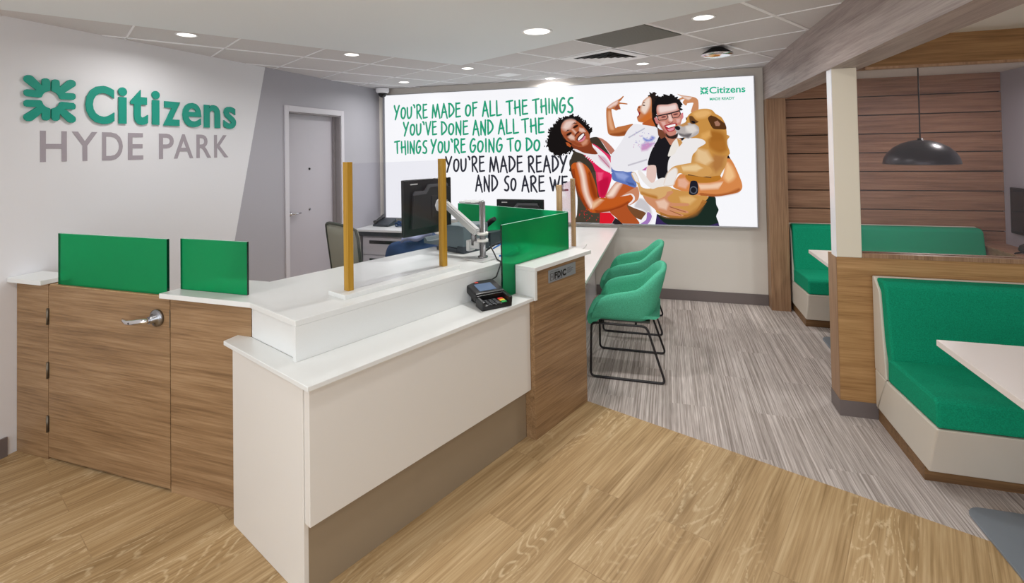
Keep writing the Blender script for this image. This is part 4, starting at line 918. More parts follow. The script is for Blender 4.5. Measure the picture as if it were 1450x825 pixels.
('printed_woman',(30, 25, 25),0,0,'-1079,1614;-1086,1616;-1089,1624;-1085,1631;-1078,1628;-1075,1620'),
('printed_woman',(30, 25, 25),0,0,'-901,1983;-908,1986;-910,1994;-904,2000;-898,1997;-896,1989'),
('printed_woman',(30, 25, 25),0,0,'-907,2001;-918,1998;-935,2004;-942,2012;-932,2014;-915,2009'),
('printed_woman',(30, 25, 25),0,0,'-877,1960;-873,1965;-865,1965;-861,1959;-865,1954;-873,1954'),
('printed_woman',(30, 25, 25),0,0,'-1309,1875;-1317,1884;-1318,1903;-1311,1912;-1303,1903;-1302,1885'),
('printed_girl',(172, 160, 214),0,0,'-300,1713;-305,1714;-307,1719;-304,1722;-300,1718'),
('printed_girl',(214, 170, 206),0,0,'-348,1666;-354,1672;-354,1684;-349,1685;-345,1674'),
('printed_girl',(190, 190, 220),0,0,'-232,1709;-236,1717;-235,1730;-230,1730;-228,1717'),
('printed_girl',(172, 160, 214),0,0,'-284,1845;-289,1847;-290,1854;-285,1856;-281,1850'),
('printed_girl',(214, 170, 206),0,0,'-201,1688;-209,1689;-218,1696;-217,1699;-206,1694'),
('printed_girl',(190, 190, 220),0,0,'-336,1726;-332,1732;-323,1732;-322,1726;-330,1722'),
('printed_girl',(172, 160, 214),0,0,'-177,1763;-179,1769;-174,1773;-170,1770;-171,1764'),
('printed_girl',(214, 170, 206),0,0,'-341,1810;-337,1815;-330,1814;-330,1808;-336,1806'),
('printed_girl',(190, 190, 220),0,0,'-215,1723;-223,1721;-235,1725;-233,1730;-221,1728'),
('printed_girl',(172, 160, 214),0,0,'-230,1825;-232,1829;-229,1835;-225,1833;-226,1827'),
('printed_girl',(214, 170, 206),0,0,'-217,1724;-226,1726;-233,1736;-228,1741;-219,1733'),
('printed_girl',(190, 190, 220),0,0,'-260,1833;-253,1838;-239,1842;-238,1839;-251,1833'),
('printed_girl',(172, 160, 214),0,0,'-311,1828;-319,1834;-325,1847;-322,1849;-313,1838'),
('printed_girl',(214, 170, 206),0,0,'-273,1785;-280,1791;-285,1805;-279,1808;-272,1795'),
('printed_girl',(190, 190, 220),0,0,'-332,1744;-326,1749;-316,1748;-315,1743;-325,1740'),
('printed_girl',(172, 160, 214),0,0,'-178,1814;-186,1817;-192,1827;-187,1831;-179,1822'),
('printed_girl',(214, 170, 206),0,0,'-145,1765;-154,1766;-165,1774;-162,1779;-150,1773'),
('printed_girl',(190, 190, 220),0,0,'-280,1738;-287,1735;-292,1740;-290,1746;-282,1745'),
('printed_girl',(172, 160, 214),0,0,'-201,1722;-207,1726;-212,1737;-209,1739;-202,1730'),
('printed_girl',(214, 170, 206),0,0,'-354,1699;-348,1704;-336,1704;-336,1701;-347,1698'),
('printed_girl',(190, 190, 220),0,0,'-287,1672;-292,1675;-291,1681;-285,1682;-282,1676'),
('printed_girl',(172, 160, 214),0,0,'-181,1696;-180,1704;-173,1706;-169,1700;-174,1694'),
('printed_girl',(214, 170, 206),0,0,'-305,1685;-304,1692;-296,1699;-292,1695;-298,1686'),
('printed_girl',(190, 190, 220),0,0,'-146,1730;-151,1734;-150,1740;-144,1741;-141,1735'),
('printed_girl',(172, 160, 214),0,0,'-269,1795;-264,1802;-255,1801;-254,1794;-263,1790'),
('printed_girl',(214, 170, 206),0,0,'-284,1696;-291,1698;-297,1707;-294,1710;-286,1703'),
('printed_girl',(190, 190, 220),0,0,'-212,1775;-207,1782;-195,1787;-193,1782;-203,1775'),
('printed_girl',(172, 160, 214),0,0,'-219,1688;-227,1689;-237,1696;-235,1700;-224,1695'),
('printed_girl',(214, 170, 206),0,0,'-160,1715;-162,1720;-157,1724;-153,1722;-155,1715'),
('printed_girl',(190, 190, 220),0,0,'-241,1792;-250,1791;-261,1799;-258,1805;-245,1800'),
('printed_girl',(172, 160, 214),0,0,'-314,1717;-318,1725;-316,1736;-311,1736;-310,1724'),
('printed_girl',(214, 170, 206),0,0,'-141,1668;-139,1676;-131,1684;-127,1680;-134,1671'),
('printed_girl',(190, 190, 220),0,0,'-236,1715;-241,1715;-245,1720;-242,1724;-237,1720'),
('printed_girl',(172, 160, 214),0,0,'-127,1728;-128,1734;-125,1740;-121,1739;-122,1731'),
('printed_woman',(246, 242, 246),0,0,'-879,1590;-891,1564;-862,1580'),
('printed_woman',(246, 242, 246),0,0,'-858,1575;-870,1550;-840,1565'),
('printed_woman',(246, 242, 246),0,0,'-836,1561;-848,1535;-819,1551'),
('printed_woman',(246, 242, 246),0,0,'-815,1546;-827,1521;-797,1536'),
('printed_woman',(246, 242, 246),0,0,'-793,1532;-805,1506;-776,1522'),
('printed_woman',(246, 242, 246),0,0,'-772,1517;-784,1492;-755,1507'),
('printed_woman',(246, 242, 246),0,0,'-751,1503;-763,1477;-733,1493'),
('printed_woman',(246, 242, 246),0,0,'-729,1488;-741,1463;-712,1478'),
('printed_woman',(246, 242, 246),0,0,'-708,1474;-720,1449;-691,1464'),
('printed_woman',(246, 242, 246),0,0,'-687,1460;-699,1434;-670,1450'),
('printed_woman',(246, 242, 246),0,0,'-666,1445;-678,1420;-649,1436'),
('printed_woman',(246, 242, 246),0,0,'-645,1431;-657,1406;-628,1421'),
('printed_woman',(246, 242, 246),0,0,'-624,1417;-636,1392;-607,1407'),
('printed_woman',(246, 242, 246),0,0,'-603,1403;-615,1378;-586,1393')]

# ================================================================== THINGS ON AND BEHIND THE COUNTER
def guard(t, s0, s1, q0, q1, zb, posts, zt, wood_mat, thk=0.022):
    b = B(); b.box(s0, s1, q0, q1, zb, zb + thk, 0.002); bt(b, 'base', M['quartz'], t)
    for (a0, a1, c0, c1) in posts:
        b = B(); b.box(a0, a1, c0, c1, zb + thk, zt, 0.0015); bt(b, 'post', wood_mat, t)
sg = cthing('sneeze_guard', 'clear sneeze guard with amber wood posts on the front of the teller counter', 'screen', 0.72, -0.325, ZU, 'sneeze guards')
guard(sg, 0.35, 1.10, 0.262, 0.405, ZU, ((0.398, 0.428, 0.308, 0.346), (1.015, 1.045, 0.308, 0.346)), 1.63, M['gold'])
b = B(); b.box(0.4285, 1.0145, 0.324, 0.330, ZU + 0.0225, 1.622); bt(b, 'pane', M['clear'], sg)

def rot_z(p, c, a):
    x, y = p[0] - c[0], p[1] - c[1]
    return (c[0] + x * cos(a) - y * sin(a), c[1] + x * sin(a) + y * cos(a), p[2])
# card terminal
ct = cthing('card_terminal', 'black card payment terminal with lit screen and keypad on the front ledge', 'card reader', 1.13, -0.05, ZLg)
class R(B):
    def __init__(s, c, a, tilt=0.0, zc=0.0): super().__init__(); s.c = c; s.a = a; s.t = tilt; s.zc = zc
    def fin(s):
        for v in s.bm.verts:
            x, y, z = v.co
            # tilt about the local x axis, then turn
            y2 = y * cos(s.t) - z * sin(s.t); z2 = y * sin(s.t) + z * cos(s.t)
            p = (x * cos(s.a) - y2 * sin(s.a), x * sin(s.a) + y2 * cos(s.a))
            v.co = Vector((s.c[0] + p[0], s.c[1] + p[1], s.zc + z2))
        return s
cc, ca_ = (1.118, 0.055), radians(-20)
tl = radians(13)
b = R(cc, ca_, tl, ZLg + 0.052); b.box(-0.092, 0.092, -0.015, 0.135, -0.022, 0.022, 0.008, 3); bt(b.fin(), 'display_unit', M['black'], ct)
b = R(cc, ca_, tl, ZLg + 0.052); b.box(-0.052, 0.052, 0.012, 0.092, 0.0222, 0.0236); sr = bt(b.fin(), 'screen', M['screen'], ct)
b = R(cc, ca_, tl, ZLg + 0.052); b.box(-0.035, -0.015, 0.108, 0.118, 0.0222, 0.0230); bt(b.fin(), 'badge', M['badge'], ct)
b = R(cc, ca_, radians(8), ZLg + 0.040)
b.prism([(-0.092, -0.10), (0.092, -0.10), (0.092, -0.017), (-0.092, -0.017)], -0.032, 0.0, 'xyz', 0.006)
b.box(-0.092, -0.072, -0.10, -0.017, -0.01, 0.020, 0.005); b.box(0.068, 0.092, -0.10, -0.017, -0.01, 0.030, 0.005); b.box(-0.09, 0.09, -0.024, -0.017, -0.01, 0.026, 0.003)
bt(b.fin(), 'keypad_housing', M['black'], ct)
for j in range(4):
    for i in range(3):
        b = R(cc, ca_, radians(8), ZLg + 0.040); x = -0.045 + i * 0.026; y = -0.092 + j * 0.0165
        b.box(x - 0.009, x + 0.009, y - 0.0058, y + 0.0058, 0.0, 0.004, 0.001); bt(b.fin(), 'key', M['key_dark'], ct)
for j, mm in enumerate(('key_green', 'key_yellow', 'key_red')):
    b = R(cc, ca_, radians(8), ZLg + 0.040); x = 0.045; y = -0.088 + j * 0.02
    b.box(x - 0.015, x + 0.015, y - 0.008, y + 0.008, 0.0, 0.005, 0.001); bt(b.fin(), 'key', M[mm], ct)['label'] = mm.split('_')[1] + ' key'
b = R(cc, ca_, 0, ZLg); b.prism([(-0.05, 0.001), (0.125, 0.001), (0.125, 0.055), (0.0, 0.022)], -0.06, 0.06, 'yzx', 0.002); bt(b.fin(), 'foot', M['blackm'], ct)
cb = tag(B().tube([(1.395, 0.29, 1.075), (1.40, 0.262, 1.03), (1.395, 0.235, 0.9955), (1.37, 0.185, 0.9955), (1.345, 0.162, 0.985), (1.30, 0.158, 0.92), (1.25, 0.165, 0.905), (1.20, 0.172, 0.895)], 0.0042, 8).build('cable', M['cable']), 'black cable hanging from monitor arm down to card terminal', 'cable')
cb.location = C0; cb.rotation_euler = (0, 0, AC)

# monitor arm and the monitor it carries
ma = cthing('monitor_stand', 'silver jointed monitor stand with steel pole at the counter edge', 'monitor stand', 1.375, -0.335, ZU)
b = B(); b.box(1.285, 1.44, 0.255, 0.41, ZU, ZU + 0.01, 0.002); bt(b, 'base_plate', M['silver'], ma)
b = B(); b.lathe([(0.032, 0.01), (0.032, 0.018), (0.0195, 0.02), (0.0195, 0.36), (0.0175, 0.362)], (1.375, 0.335, ZU), 'z', 28); bt(b, 'pole', M['steel'], ma)
for z in (1.15, 1.107):
    b = B(); b.lathe([(0.0197, -0.008), (0.036, -0.008), (0.036, 0.008), (0.0197, 0.008)], (1.375, 0.335, z), 'z', 28); bt(b, 'collar', M['white_lam'], ma)
b = B(); b.box(1.355, 1.395, 0.352, 0.44, 1.05, 1.098, 0.006); b.box(1.345, 1.405, 0.425, 0.455, 1.03, 1.10, 0.006); bt(b, 'lower_arm', M['silver'], ma)
b = B(); b.lathe([(0.020, 0), (0.020, 0.10), (0.016, 0.105)], (1.372, 0.405, 1.07), 'z', 24); bt(b, 'elbow', M['steel'], ma)
b = B()
p0, p1 = Vector((1.372, 0.405, 1.165)), Vector((1.368, 0.660, 1.318))
d = (p1 - p0).normalized(); n = d.cross(Vector((0, 0, 1))).normalized(); u = n.cross(d)
for k, (a, e, h) in enumerate(((p0 - d * .03, p1 + d * .01, 0.026),)):
    tmp = bmesh.new(); V = []
    for P, hh in ((a, h), (e, h * .8)):
        V.append([tmp.verts.new(P + n * x + u * y) for x, y in ((-.022, -hh), (.022, -hh), (.022, hh), (-.022, hh))])
    tmp.faces.new(V[0][::-1]); tmp.faces.new(V[1])
    for i in range(4): tmp.faces.new((V[0][i], V[0][(i + 1) % 4], V[1][(i + 1) % 4], V[1][i]))
    bmesh.ops.recalc_face_normals(tmp, faces=tmp.faces[:]); bmesh.ops.bevel(tmp, geom=tmp.edges[:], offset=0.008, segments=3, affect='EDGES'); b._merge(tmp)
bt(b, 'upper_arm', M['silver'], ma)
b = B(); b.lathe([(0.018, -0.03), (0.018, 0.03)], (1.362, 0.664, 1.318), 'z', 20); b.box(1.335, 1.375, 0.664, 0.682, 1.298, 1.338, 0.004); bt(b, 'tilt_head', M['steel'], ma)

def monitor(t, x0, x1, y, z0, z1, back=-1):
    """back=-1: rear of the case looks towards -y"""
    yb = y + 0.035 * -back if False else y
    b = B(); b.box(x0, x1, y, y + 0.028, z0, z1, 0.006); bt(b, 'case', M['black'], t)
    b = B(); mx = (x1 - x0); b.prism([(x0 + .05, z0 + .05), (x1 - .05, z0 + .05), (x1 - .035, z1 - .06), (x1 - .09, z1 - .045), (x0 + mx * .48, z1 - .045), (x0 + mx * .40, z1 - .085), (x0 + .07, z1 - .085)], y - 0.022, y, 'xzy', 0.004); bt(b, 'rear_housing', M['blackm'], t)
    b = B(); b.prism([(x0 + .075, z1 - .075), (x0 + mx * .38, z1 - .075), (x0 + mx * .46, z1 - .035), (x1 - .06, z1 - .035), (x1 - .05, z1 - .055), (x0 + mx * .49, z1 - .055), (x0 + mx * .41, z1 - .097), (x0 + .06, z1 - .10)], y - 0.024, y - .012, 'xzy', 0.001); bt(b, 'rear_ridge', M['ridge'], t)
    b = B(); b.box(x0 + 0.012, x1 - 0.012, y + 0.0282, y + 0.0288, z0 + 0.02, z1 - 0.012); bt(b, 'screen', M['dome'], t)
    b = B(); b.box(x0 + 0.055, x0 + 0.115, y - 0.0006, y, z1 - 0.034, z1 - 0.026); bt(b, 'badge', M['ltgrey'], t)
mo = cthing('monitor', 'black monitor seen from behind, held by the silver arm', 'monitor', 1.265, -0.72, 1.128, 'monitors')
monitor(mo, 1.058, 1.472, 0.715, 1.128, 1.492)
b = B(); b.box(1.272, 1.415, 0.688, 0.693, 1.238, 1.378, 0.001); bt(b, 'mount_plate', M['blackm'], mo)
b = B(); b.lathe([(0.048, 0), (0.048, -0.003), (0.040, -0.005)], (1.343, 0.688, 1.312), 'y', 8); bt(b, 'mount_disc', M['silver'], mo)

# cheque printer and phone behind the arm
pr = cthing('printer', 'slate grey receipt printer with open tray behind the monitor arm', 'printer', 1.53, -0.66, ZU)
b = B(); b.prism([(0.541, ZU + .03), (0.785, ZU + .03), (0.785, 1.16), (0.60, 1.172), (0.541, 1.168)], 1.412, 1.655, 'yzx', 0.006); bt(b, 'body', M['printer'], pr)
b = B(); b.box(1.405, 1.66, 0.532, 0.60, ZU, ZU + 0.045, 0.004); b.box(1.405, 1.66, 0.60, 0.80, ZU, ZU + 0.03, 0.004); bt(b, 'base', M['printer_dark'], pr)
b = B(); b.prism([(0.785, 1.02), (0.94, 1.02), (0.94, 1.062), (0.925, 1.062), (0.905, 1.04), (0.86, 1.045), (0.785, 1.06)], 1.412, 1.60, 'yzx', 0.003); bt(b, 'tray', M['printer'], pr)
ph = cthing('telephone', 'dark desk phone with raised handset beside the printer', 'telephone', 1.80, -0.66, ZU)
b = B(); b.prism([(0.56, ZU), (0.76, ZU), (0.76, ZU + 0.07), (0.56, ZU + 0.10)], 1.70, 1.90, 'yzx', 0.006); bt(b, 'body', M['printer_dark'], ph)
b = B(); b.tube([(1.83, 0.80, 1.055), (1.84, 0.74, 1.10), (1.84, 0.67, 1.15), (1.84, 0.64, 1.165)], [0.022, 0.019, 0.02, 0.016], 12); bt(b, 'handset', M['blackm'], ph)
pp = tag(B().prism([(1.62, 0.47), (1.76, 0.42), (1.78, 0.52), (1.66, 0.53)], ZU + .0003, ZU + 0.001).build('leaflet', M['white_lam']), 'pale leaflet lying behind the green divider, under the cables', 'paper')
pp.location = C0; pp.rotation_euler = (0, 0, AC)
cb = tag(B().tube([(1.50, 0.36, 1.03), (1.56, 0.33, 1.06), (1.62, 0.31, 1.05), (1.60, 0.27, 1.015), (1.53, 0.26, 0.996), (1.48, 0.29, 0.996)], 0.005, 8).build('cable', M['blue_cable']), 'blue network cable looped behind the green divider', 'cable')
cb.location = C0; cb.rotation_euler = (0, 0, AC)
cb = tag(B().tube([(1.50, 0.44, 1.0), (1.52, 0.36, 1.055), (1.58, 0.33, 1.07), (1.64, 0.29, 1.06), (1.66, 0.26, 1.0), (1.55, 0.22, 0.9965), (1.50, 0.225, 0.9965)], 0.006, 8).build('cable', M['cable']), 'thick black cable looped beside the blue cable', 'cable')
cb.location = C0; cb.rotation_euler = (0, 0, AC)

# office chairs behind the counter
def office_chair(name, label, x, y, rz, group, ztop=1.20, w=0.44):
    t = thing(name, label, 'office chair', (x, y, 0), rz, group, off=(0, 0, 0))
    rows = []; edge = []
    H0 = 0.56
    for j in range(9):
        v = j / 8; z = H0 + (ztop - H0) * v
        row = []
        for i in range(13):
            u = i / 12 * 2 - 1
            hw = w / 2 * (0.92 + 0.10 * v) * (1 - 0.06 * max(0, v - .9) * 10)
            zz = z - (0.028 * abs(u) ** 3 if j == 8 else 0)
            row.append((u * hw, -0.20 - 0.075 * v + 0.035 * u * u, zz))
        rows.append(row)
    b = B(); b.grid(rows); bt(b, 'backrest', M['mesh_grey'], t)
    me = t.children[-1]; md = me.modifiers.new('thickness', 'SOLIDIFY'); md.thickness = 0.018
    rim = [rows[0][0]] + [r[0] for r in rows[1:]] + rows[-1][1:-1] + [r[-1] for r in rows[::-1]] + rows[0][-2:0:-1]
    b = B(); b.tube(rim, 0.009, 8, True); bt(b, 'rim', M['chair_edge'], t)
    b = B(); b.box(-0.24, 0.24, -0.20, 0.26, 0.44, 0.52, 0.03, 3); bt(b, 'seat', M['mesh_grey'], t)
    b = B(); b.tube([(0, 0.0, 0.40), (0, -0.20, 0.42), (0, -0.235, 0.50), (0, -0.235, 0.75)], 0.02, 10); bt(b, 'back_bar', M['black'], t)
    b = B(); b.lathe([(0.03, 0.10), (0.03, 0.44)], (0, 0, 0), 'z', 16); bt(b, 'column', M['black'], t)
    for k in range(5):
        a = k * 2 * pi / 5
        b = B(); b.tube([(0, 0, 0.11), (0.27 * cos(a), 0.27 * sin(a), 0.085)], [0.025, 0.016], 8); lg = bt(b, 'leg', M['black'], t)
        b = B(); b.lathe([(0.03, -0.02), (0.03, 0.02)], (0.27 * cos(a), 0.27 * sin(a), 0.031), 'x', 14); bt(b, 'caster', M['black'], lg)
    return t
office_chair('office_chair', 'grey mesh-backed office chair behind the counter in front of the office door', -2.00, 3.14, radians(-28), 'office chairs')
office_chair('office_chair', 'grey office chair under the navy jacket behind the monitor', -1.84, 3.75, radians(60), 'office chairs', 0.92, 0.40)
# jacket heaped over the second chair
jk = thing('jacket', 'navy blue jacket with shiny lining heaped over a chair back, under the monitor', 'jacket', (-1.90, 3.62, 0.93))
random.seed(4)
rows = []
for j in range(13):
    v = j / 12; row = []
    for i in range(29):
        a = i / 28 * 2 * pi
        rr = sin(min(v * 1.12, 1) * pi / 2) ** .8
        n = noise.noise(Vector((cos(a) * 1.6 * rr, sin(a) * 1.6 * rr, v * 1.5)))
        x = (0.255 + 0.05 * n) * rr * cos(a) * (1 + .15 * v); y = (0.16 + 0.04 * n) * rr * sin(a)
        z = 1.02 - 0.30 * v ** 2.0 + 0.05 * n + 0.10 * x / .25 * (1 - v)
        row.append((-1.90 + x, 3.62 + y, z))
    rows.append(row)
b = B(); b.grid(rows); bt(b, 'shell', M['navy'], jk, weld=True)
rows = [[(-1.98 + 0.27 * u, 3.505 - 0.03 * sin(pi * v) + 0.05 * v, 0.965 + 0.06 * u + 0.055 * v + 0.012 * sin(9 * u)) for u in [i / 10 for i in range(11)]] for v in [j / 6 for j in range(7)]]
b = B(); b.grid(rows); bt(b, 'lining', M['lavender'], jk)

# back counter along the rear wall, pedestal, cupboard, phone
bc = thing('back_counter', 'white-topped back counter under the left end of the lightbox', 'counter', (-2.95, 5.55, 0))
b = B(); b.box(XL + .004, -2.25, 5.265, YB - .002, 0.725, 0.75, 0.002); bt(b, 'top', M['quartz'], bc)
b = B(); b.box(XL + .004, -2.25, 5.32, 5.34, 0.665, 0.725); bt(b, 'apron', M['printer_dark'], bc)
b = B(); b.box(-2.30, -2.25, 5.34, YB - .01, 0, 0.725); bt(b, 'end_panel', M['white_lam'], bc)
pd = thing('drawer_pedestal', 'grey steel drawer pedestal under the back counter', 'drawer unit', (-3.3, 5.6, 0))
b = B(); b.box(-3.55, -3.0, 5.36, 5.83, 0.02, 0.66, 0.003); bt(b, 'body', M['ped'], pd)
for z0, z1 in ((0.44, 0.645), (0.235, 0.43), (0.03, 0.225)):
    b = B(); b.box(-3.54, -3.01, 5.345, 5.36, z0, z1, 0.003); df = bt(b, 'drawer', M['ped'], pd)
    b = B(); b.box(-3.45, -3.05, 5.343, 5.3445, z1 - 0.075, z1 - 0.035); bt(b, 'pull', M['dark'], df)
cu = thing('cupboard', 'reddish wood cupboard beside the drawer pedestal', 'cupboard', (-2.66, 5.6, 0))
b = B(); b.box(-2.985, -2.32, 5.38, 5.83, 0.0, 0.66, 0.002); bt(b, 'body', M['rwood'], cu)
b = B(); b.box(-2.98, -2.66, 5.365, 5.38, 0.02, 0.65, 0.002); bt(b, 'door', M['rwood'], cu); b = B(); b.box(-2.65, -2.325, 5.365, 5.38, 0.02, 0.65, 0.002); bt(b, 'door', M['rwood'], cu)
ph = thing('telephone', 'black desk phone on the back counter by the grey wall', 'telephone', (-3.38, 5.60, 0.75))
b = B(); b.prism([(5.50, 0.751), (5.70, 0.751), (5.70, 0.83), (5.50, 0.775)], -3.50, -3.28, 'yzx', 0.006); bt(b, 'body', M['printer_dark'], ph)
b = B(); b.tube([(-3.47, 5.50, 0.80), (-3.46, 5.54, 0.815), (-3.46, 5.64, 0.845), (-3.47, 5.70, 0.85)], [0.026, 0.018, 0.018, 0.026], 12); bt(b, 'handset', M['black'], ph)
cl = thing('cable_heap', 'dark heap of coiled cable lying beside the black desk phone', 'cable', (-3.16, 5.60, 0.75))
random.seed(8); P = []
for k in range(70):
    a = k * 0.55; r = 0.05 + 0.045 * random.random(); P.append((-3.12 + 1.25 * r * cos(a), 5.60 + r * sin(a), 0.758 + 0.06 * random.random()))
b = B(); b.tube(P, 0.008, 6); bt(b, 'coil', M['navy'], cl)

# customer desk behind the end cabinet
dk = thing('desk', 'white customer desk running from the end cabinet to the lightbox wall', 'desk', (-1.0, 4.7, 0))
A = cw(1.942, 0.066); Bp = cw(1.942, -1.45)
b = B(); b.prism([(-0.545, A.y + 0.0), (-0.545, YB - .002), (-2.0, YB - .002), (Bp.x, Bp.y), (A.x, A.y)], 0.745, 0.77, 'xyz', 0.002); bt(b, 'top', M['quartz'], dk)
b = B(); b.box(-0.83, -0.81, 3.62, YB - .014, 0, 0.745); bt(b, 'modesty_panel', M['gloss_white'], dk)
b = B(); b.box(-1.98, -1.96, 4.2, YB - .014, 0, 0.745); bt(b, 'end_panel', M['white_lam'], dk)
sg2 = thing('sneeze_guard', 'clear sneeze guard with tan posts on the customer desk, seen end-on', 'screen', (-0.80, 4.15, 0.77), 0, 'sneeze guards')
guard(sg2, -0.87, -0.73, 3.60, 4.72, 0.77, ((-0.805, -0.765, 3.76, 3.79), (-0.845, -0.805, 4.56, 4.59)), 1.40, M['tan_post'], 0.018)
b = B(); b.prism([(-0.787, 3.791), (-0.827, 4.559), (-0.821, 4.559), (-0.781, 3.791)], 0.79, 1.39); bt(b, 'pane', M['clear'], sg2)
m2 = thing('monitor', 'black monitor on the customer desk, its top edge above the green divider', 'monitor', (-1.42, 4.9, 0.77), 0, 'monitors')
monitor(m2, -1.672, -1.178, 4.9, 0.86, 1.170)
b = B(); b.box(-1.46, -1.39, 4.925, 4.95, 0.775, 0.95, 0.004); b.box(-1.53, -1.31, 4.86, 5.06, 0.77, 0.78, 0.003); bt(b, 'stand', M['black'], m2)
om = thing('office_machine', 'grey banknote machine behind the green divider with only its top showing', 'office machine', (-1.84, 4.62, 0.77))
b = B(); b.box(-1.93, -1.75, 4.55, 4.72, 0.77, 1.165, 0.006); bt(b, 'body', M['printer'], om)
b = B(); b.box(-1.935, -1.745, 4.545, 4.725, 1.165, 1.18, 0.004); bt(b, 'lid', M['ltgrey'], om)
b = B(); b.box(-1.92, -1.87, 4.5445, 4.546, 1.168, 1.176); b.box(-1.81, -1.77, 4.5445, 4.546, 1.168, 1.176); bt(b, 'slot', M['quartz'], om)

# ================================================================== GREEN TUB CHAIRS
def tub_chair(name, label, x, y):
    """faces -x (towards the desk); local frame: f = forward = -x, g = sideways = y"""
    t = thing(name, label, 'chair', (x, y, 0), 0, 'green tub chairs', off=(0, 0, 0))
    def rim(f):
        K = [(-0.275, 0.772), (-0.24, 0.765), (-0.18, 0.722), (-0.12, 0.668), (-0.06, 0.633), (0.05, 0.612), (0.14, 0.590), (0.19, 0.565), (0.225, 0.525), (0.25, 0.475), (0.262, 0.44)]
        for (a, za), (c, zc) in zip(K, K[1:]):
            if f <= c: return za + (zc - za) * max(0, (f - a)) / (c - a)
        return 0.44
    # plan path of the wall: front of one arm, round the back, to the other arm
    path = []
    N = 64
    for i in range(N + 1):
        u = i / N
        if u < 0.3: path.append((0.262 - 0.262 * u / 0.3, 0.275))
        elif u > 0.7: path.append((0.262 * (u - 0.7) / 0.3, -0.275))
        else:
            a = (u - 0.3) / 0.4 * pi
            cs, sn = cos(a), sin(a)
            path.append((-0.275 * abs(sn) ** 0.62, 0.275 * (1 if cs > 0 else -1) * abs(cs) ** 0.62))
    def sec(p, inner):
        f, g = p; zt = rim(f); r = []
        for v in (0, .03, .07, .12, .18, .3, .45, .6, .8, 1):     # 0 bottom, 1 top
            z = 0.405 + (zt - 0.405) * v
            tuck = (1 - v) ** 2 * 0.045 + 0.032 * max(0, (0.22 - v) / 0.22) ** 2
            sc_f = f + (0.075 * (1 - v) * (-f / 0.275) ** 1.6 if f < 0 else 0.0)
            th = (0.042 if inner else 0.0)
            q = 1 - (tuck + th) / 0.275
            r.append((sc_f * (q if f < 0 else 1), g * q, z + (0.0 if not inner else 0.0)))
        return r
    rows = []
    for p in path:
        o_, i_ = sec(p, False), sec(p, True)
        mid = ((o_[-1][0] + i_[-1][0]) / 2, (o_[-1][1] + i_[-1][1]) / 2, o_[-1][2] + 0.012)
        ring = o_ + [((o_[-1][0] * .75 + i_[-1][0] * .25), (o_[-1][1] * .75 + i_[-1][1] * .25), o_[-1][2] + .009), mid, ((o_[-1][0] * .25 + i_[-1][0] * .75), (o_[-1][1] * .25 + i_[-1][1] * .75), o_[-1][2] + .009)] + i_[::-1]
        rows.append([(-a, c, z) for a, c, z in ring])
    b = B(); b.grid(rows, True)
    b.poly(rows[0]); b.poly(rows[-1][::-1])
    bmesh.ops.recalc_face_normals(b.bm, faces=b.bm.faces[:])
    bt(b, 'shell', M['chair_fabric'], t)
    # seat cushion, rounded over the front edge
    prof = [(-0.19, 0.44), (0.19, 0.432), (0.235, 0.40), (0.27, 0.366), (0.305, 0.372), (0.316, 0.40), (0.308, 0.435), (0.285, 0.458), (0.22, 0.472), (-0.22, 0.462)]
    rows = []
    for k in range(9):
        g = -0.232 + 0.464 * k / 8; e = 1 - 0.05 * abs(k / 4 - 1) ** 4
        rows.append([(-f * (e if f > 0 else 1), g, 0.42 + (z - 0.42) * e) for f, z in prof])
    b = B(); b.grid(rows, True); b.poly(rows[0]); b.poly(rows[-1][::-1]); bmesh.ops.recalc_face_normals(b.bm, faces=b.bm.faces[:]); bt(b, 'seat_cushion', M['chair_fabric'], t)
    b = B(); b.box(-0.225, 0.15, -0.19, 0.19, 0.392, 0.408, 0.004); bt(b, 'underside', M['chair_edge'], t)
    for s in (-1, 1):
        g = 0.272 * s; gi = 0.235 * s
        b = B(); b.tube([(-0.275, g, 0.009), (0.250, g, 0.009), (0.128, gi, 0.385), (-0.268, gi, 0.385)], 0.0085, 10, True, 0.035); bt(b, 'leg_frame', M['wire'], t)
    b = B(); b.tube([(-0.20, -0.23, 0.385), (-0.20, 0.23, 0.385)], 0.008, 8); b.tube([(0.05, -0.23, 0.385), (0.05, 0.23, 0.385)], 0.008, 8); bt(b, 'crossbar', M['wire'], t)
    return t
ch = tub_chair('armchair', 'nearer of two green felt tub chairs, on black sled legs at the desk', -0.293, 4.013)
c2 = copy_tree(ch, (-0.315, 4.962, 0)); c2['label'] = 'farther green felt tub chair, tucked behind the nearer one'

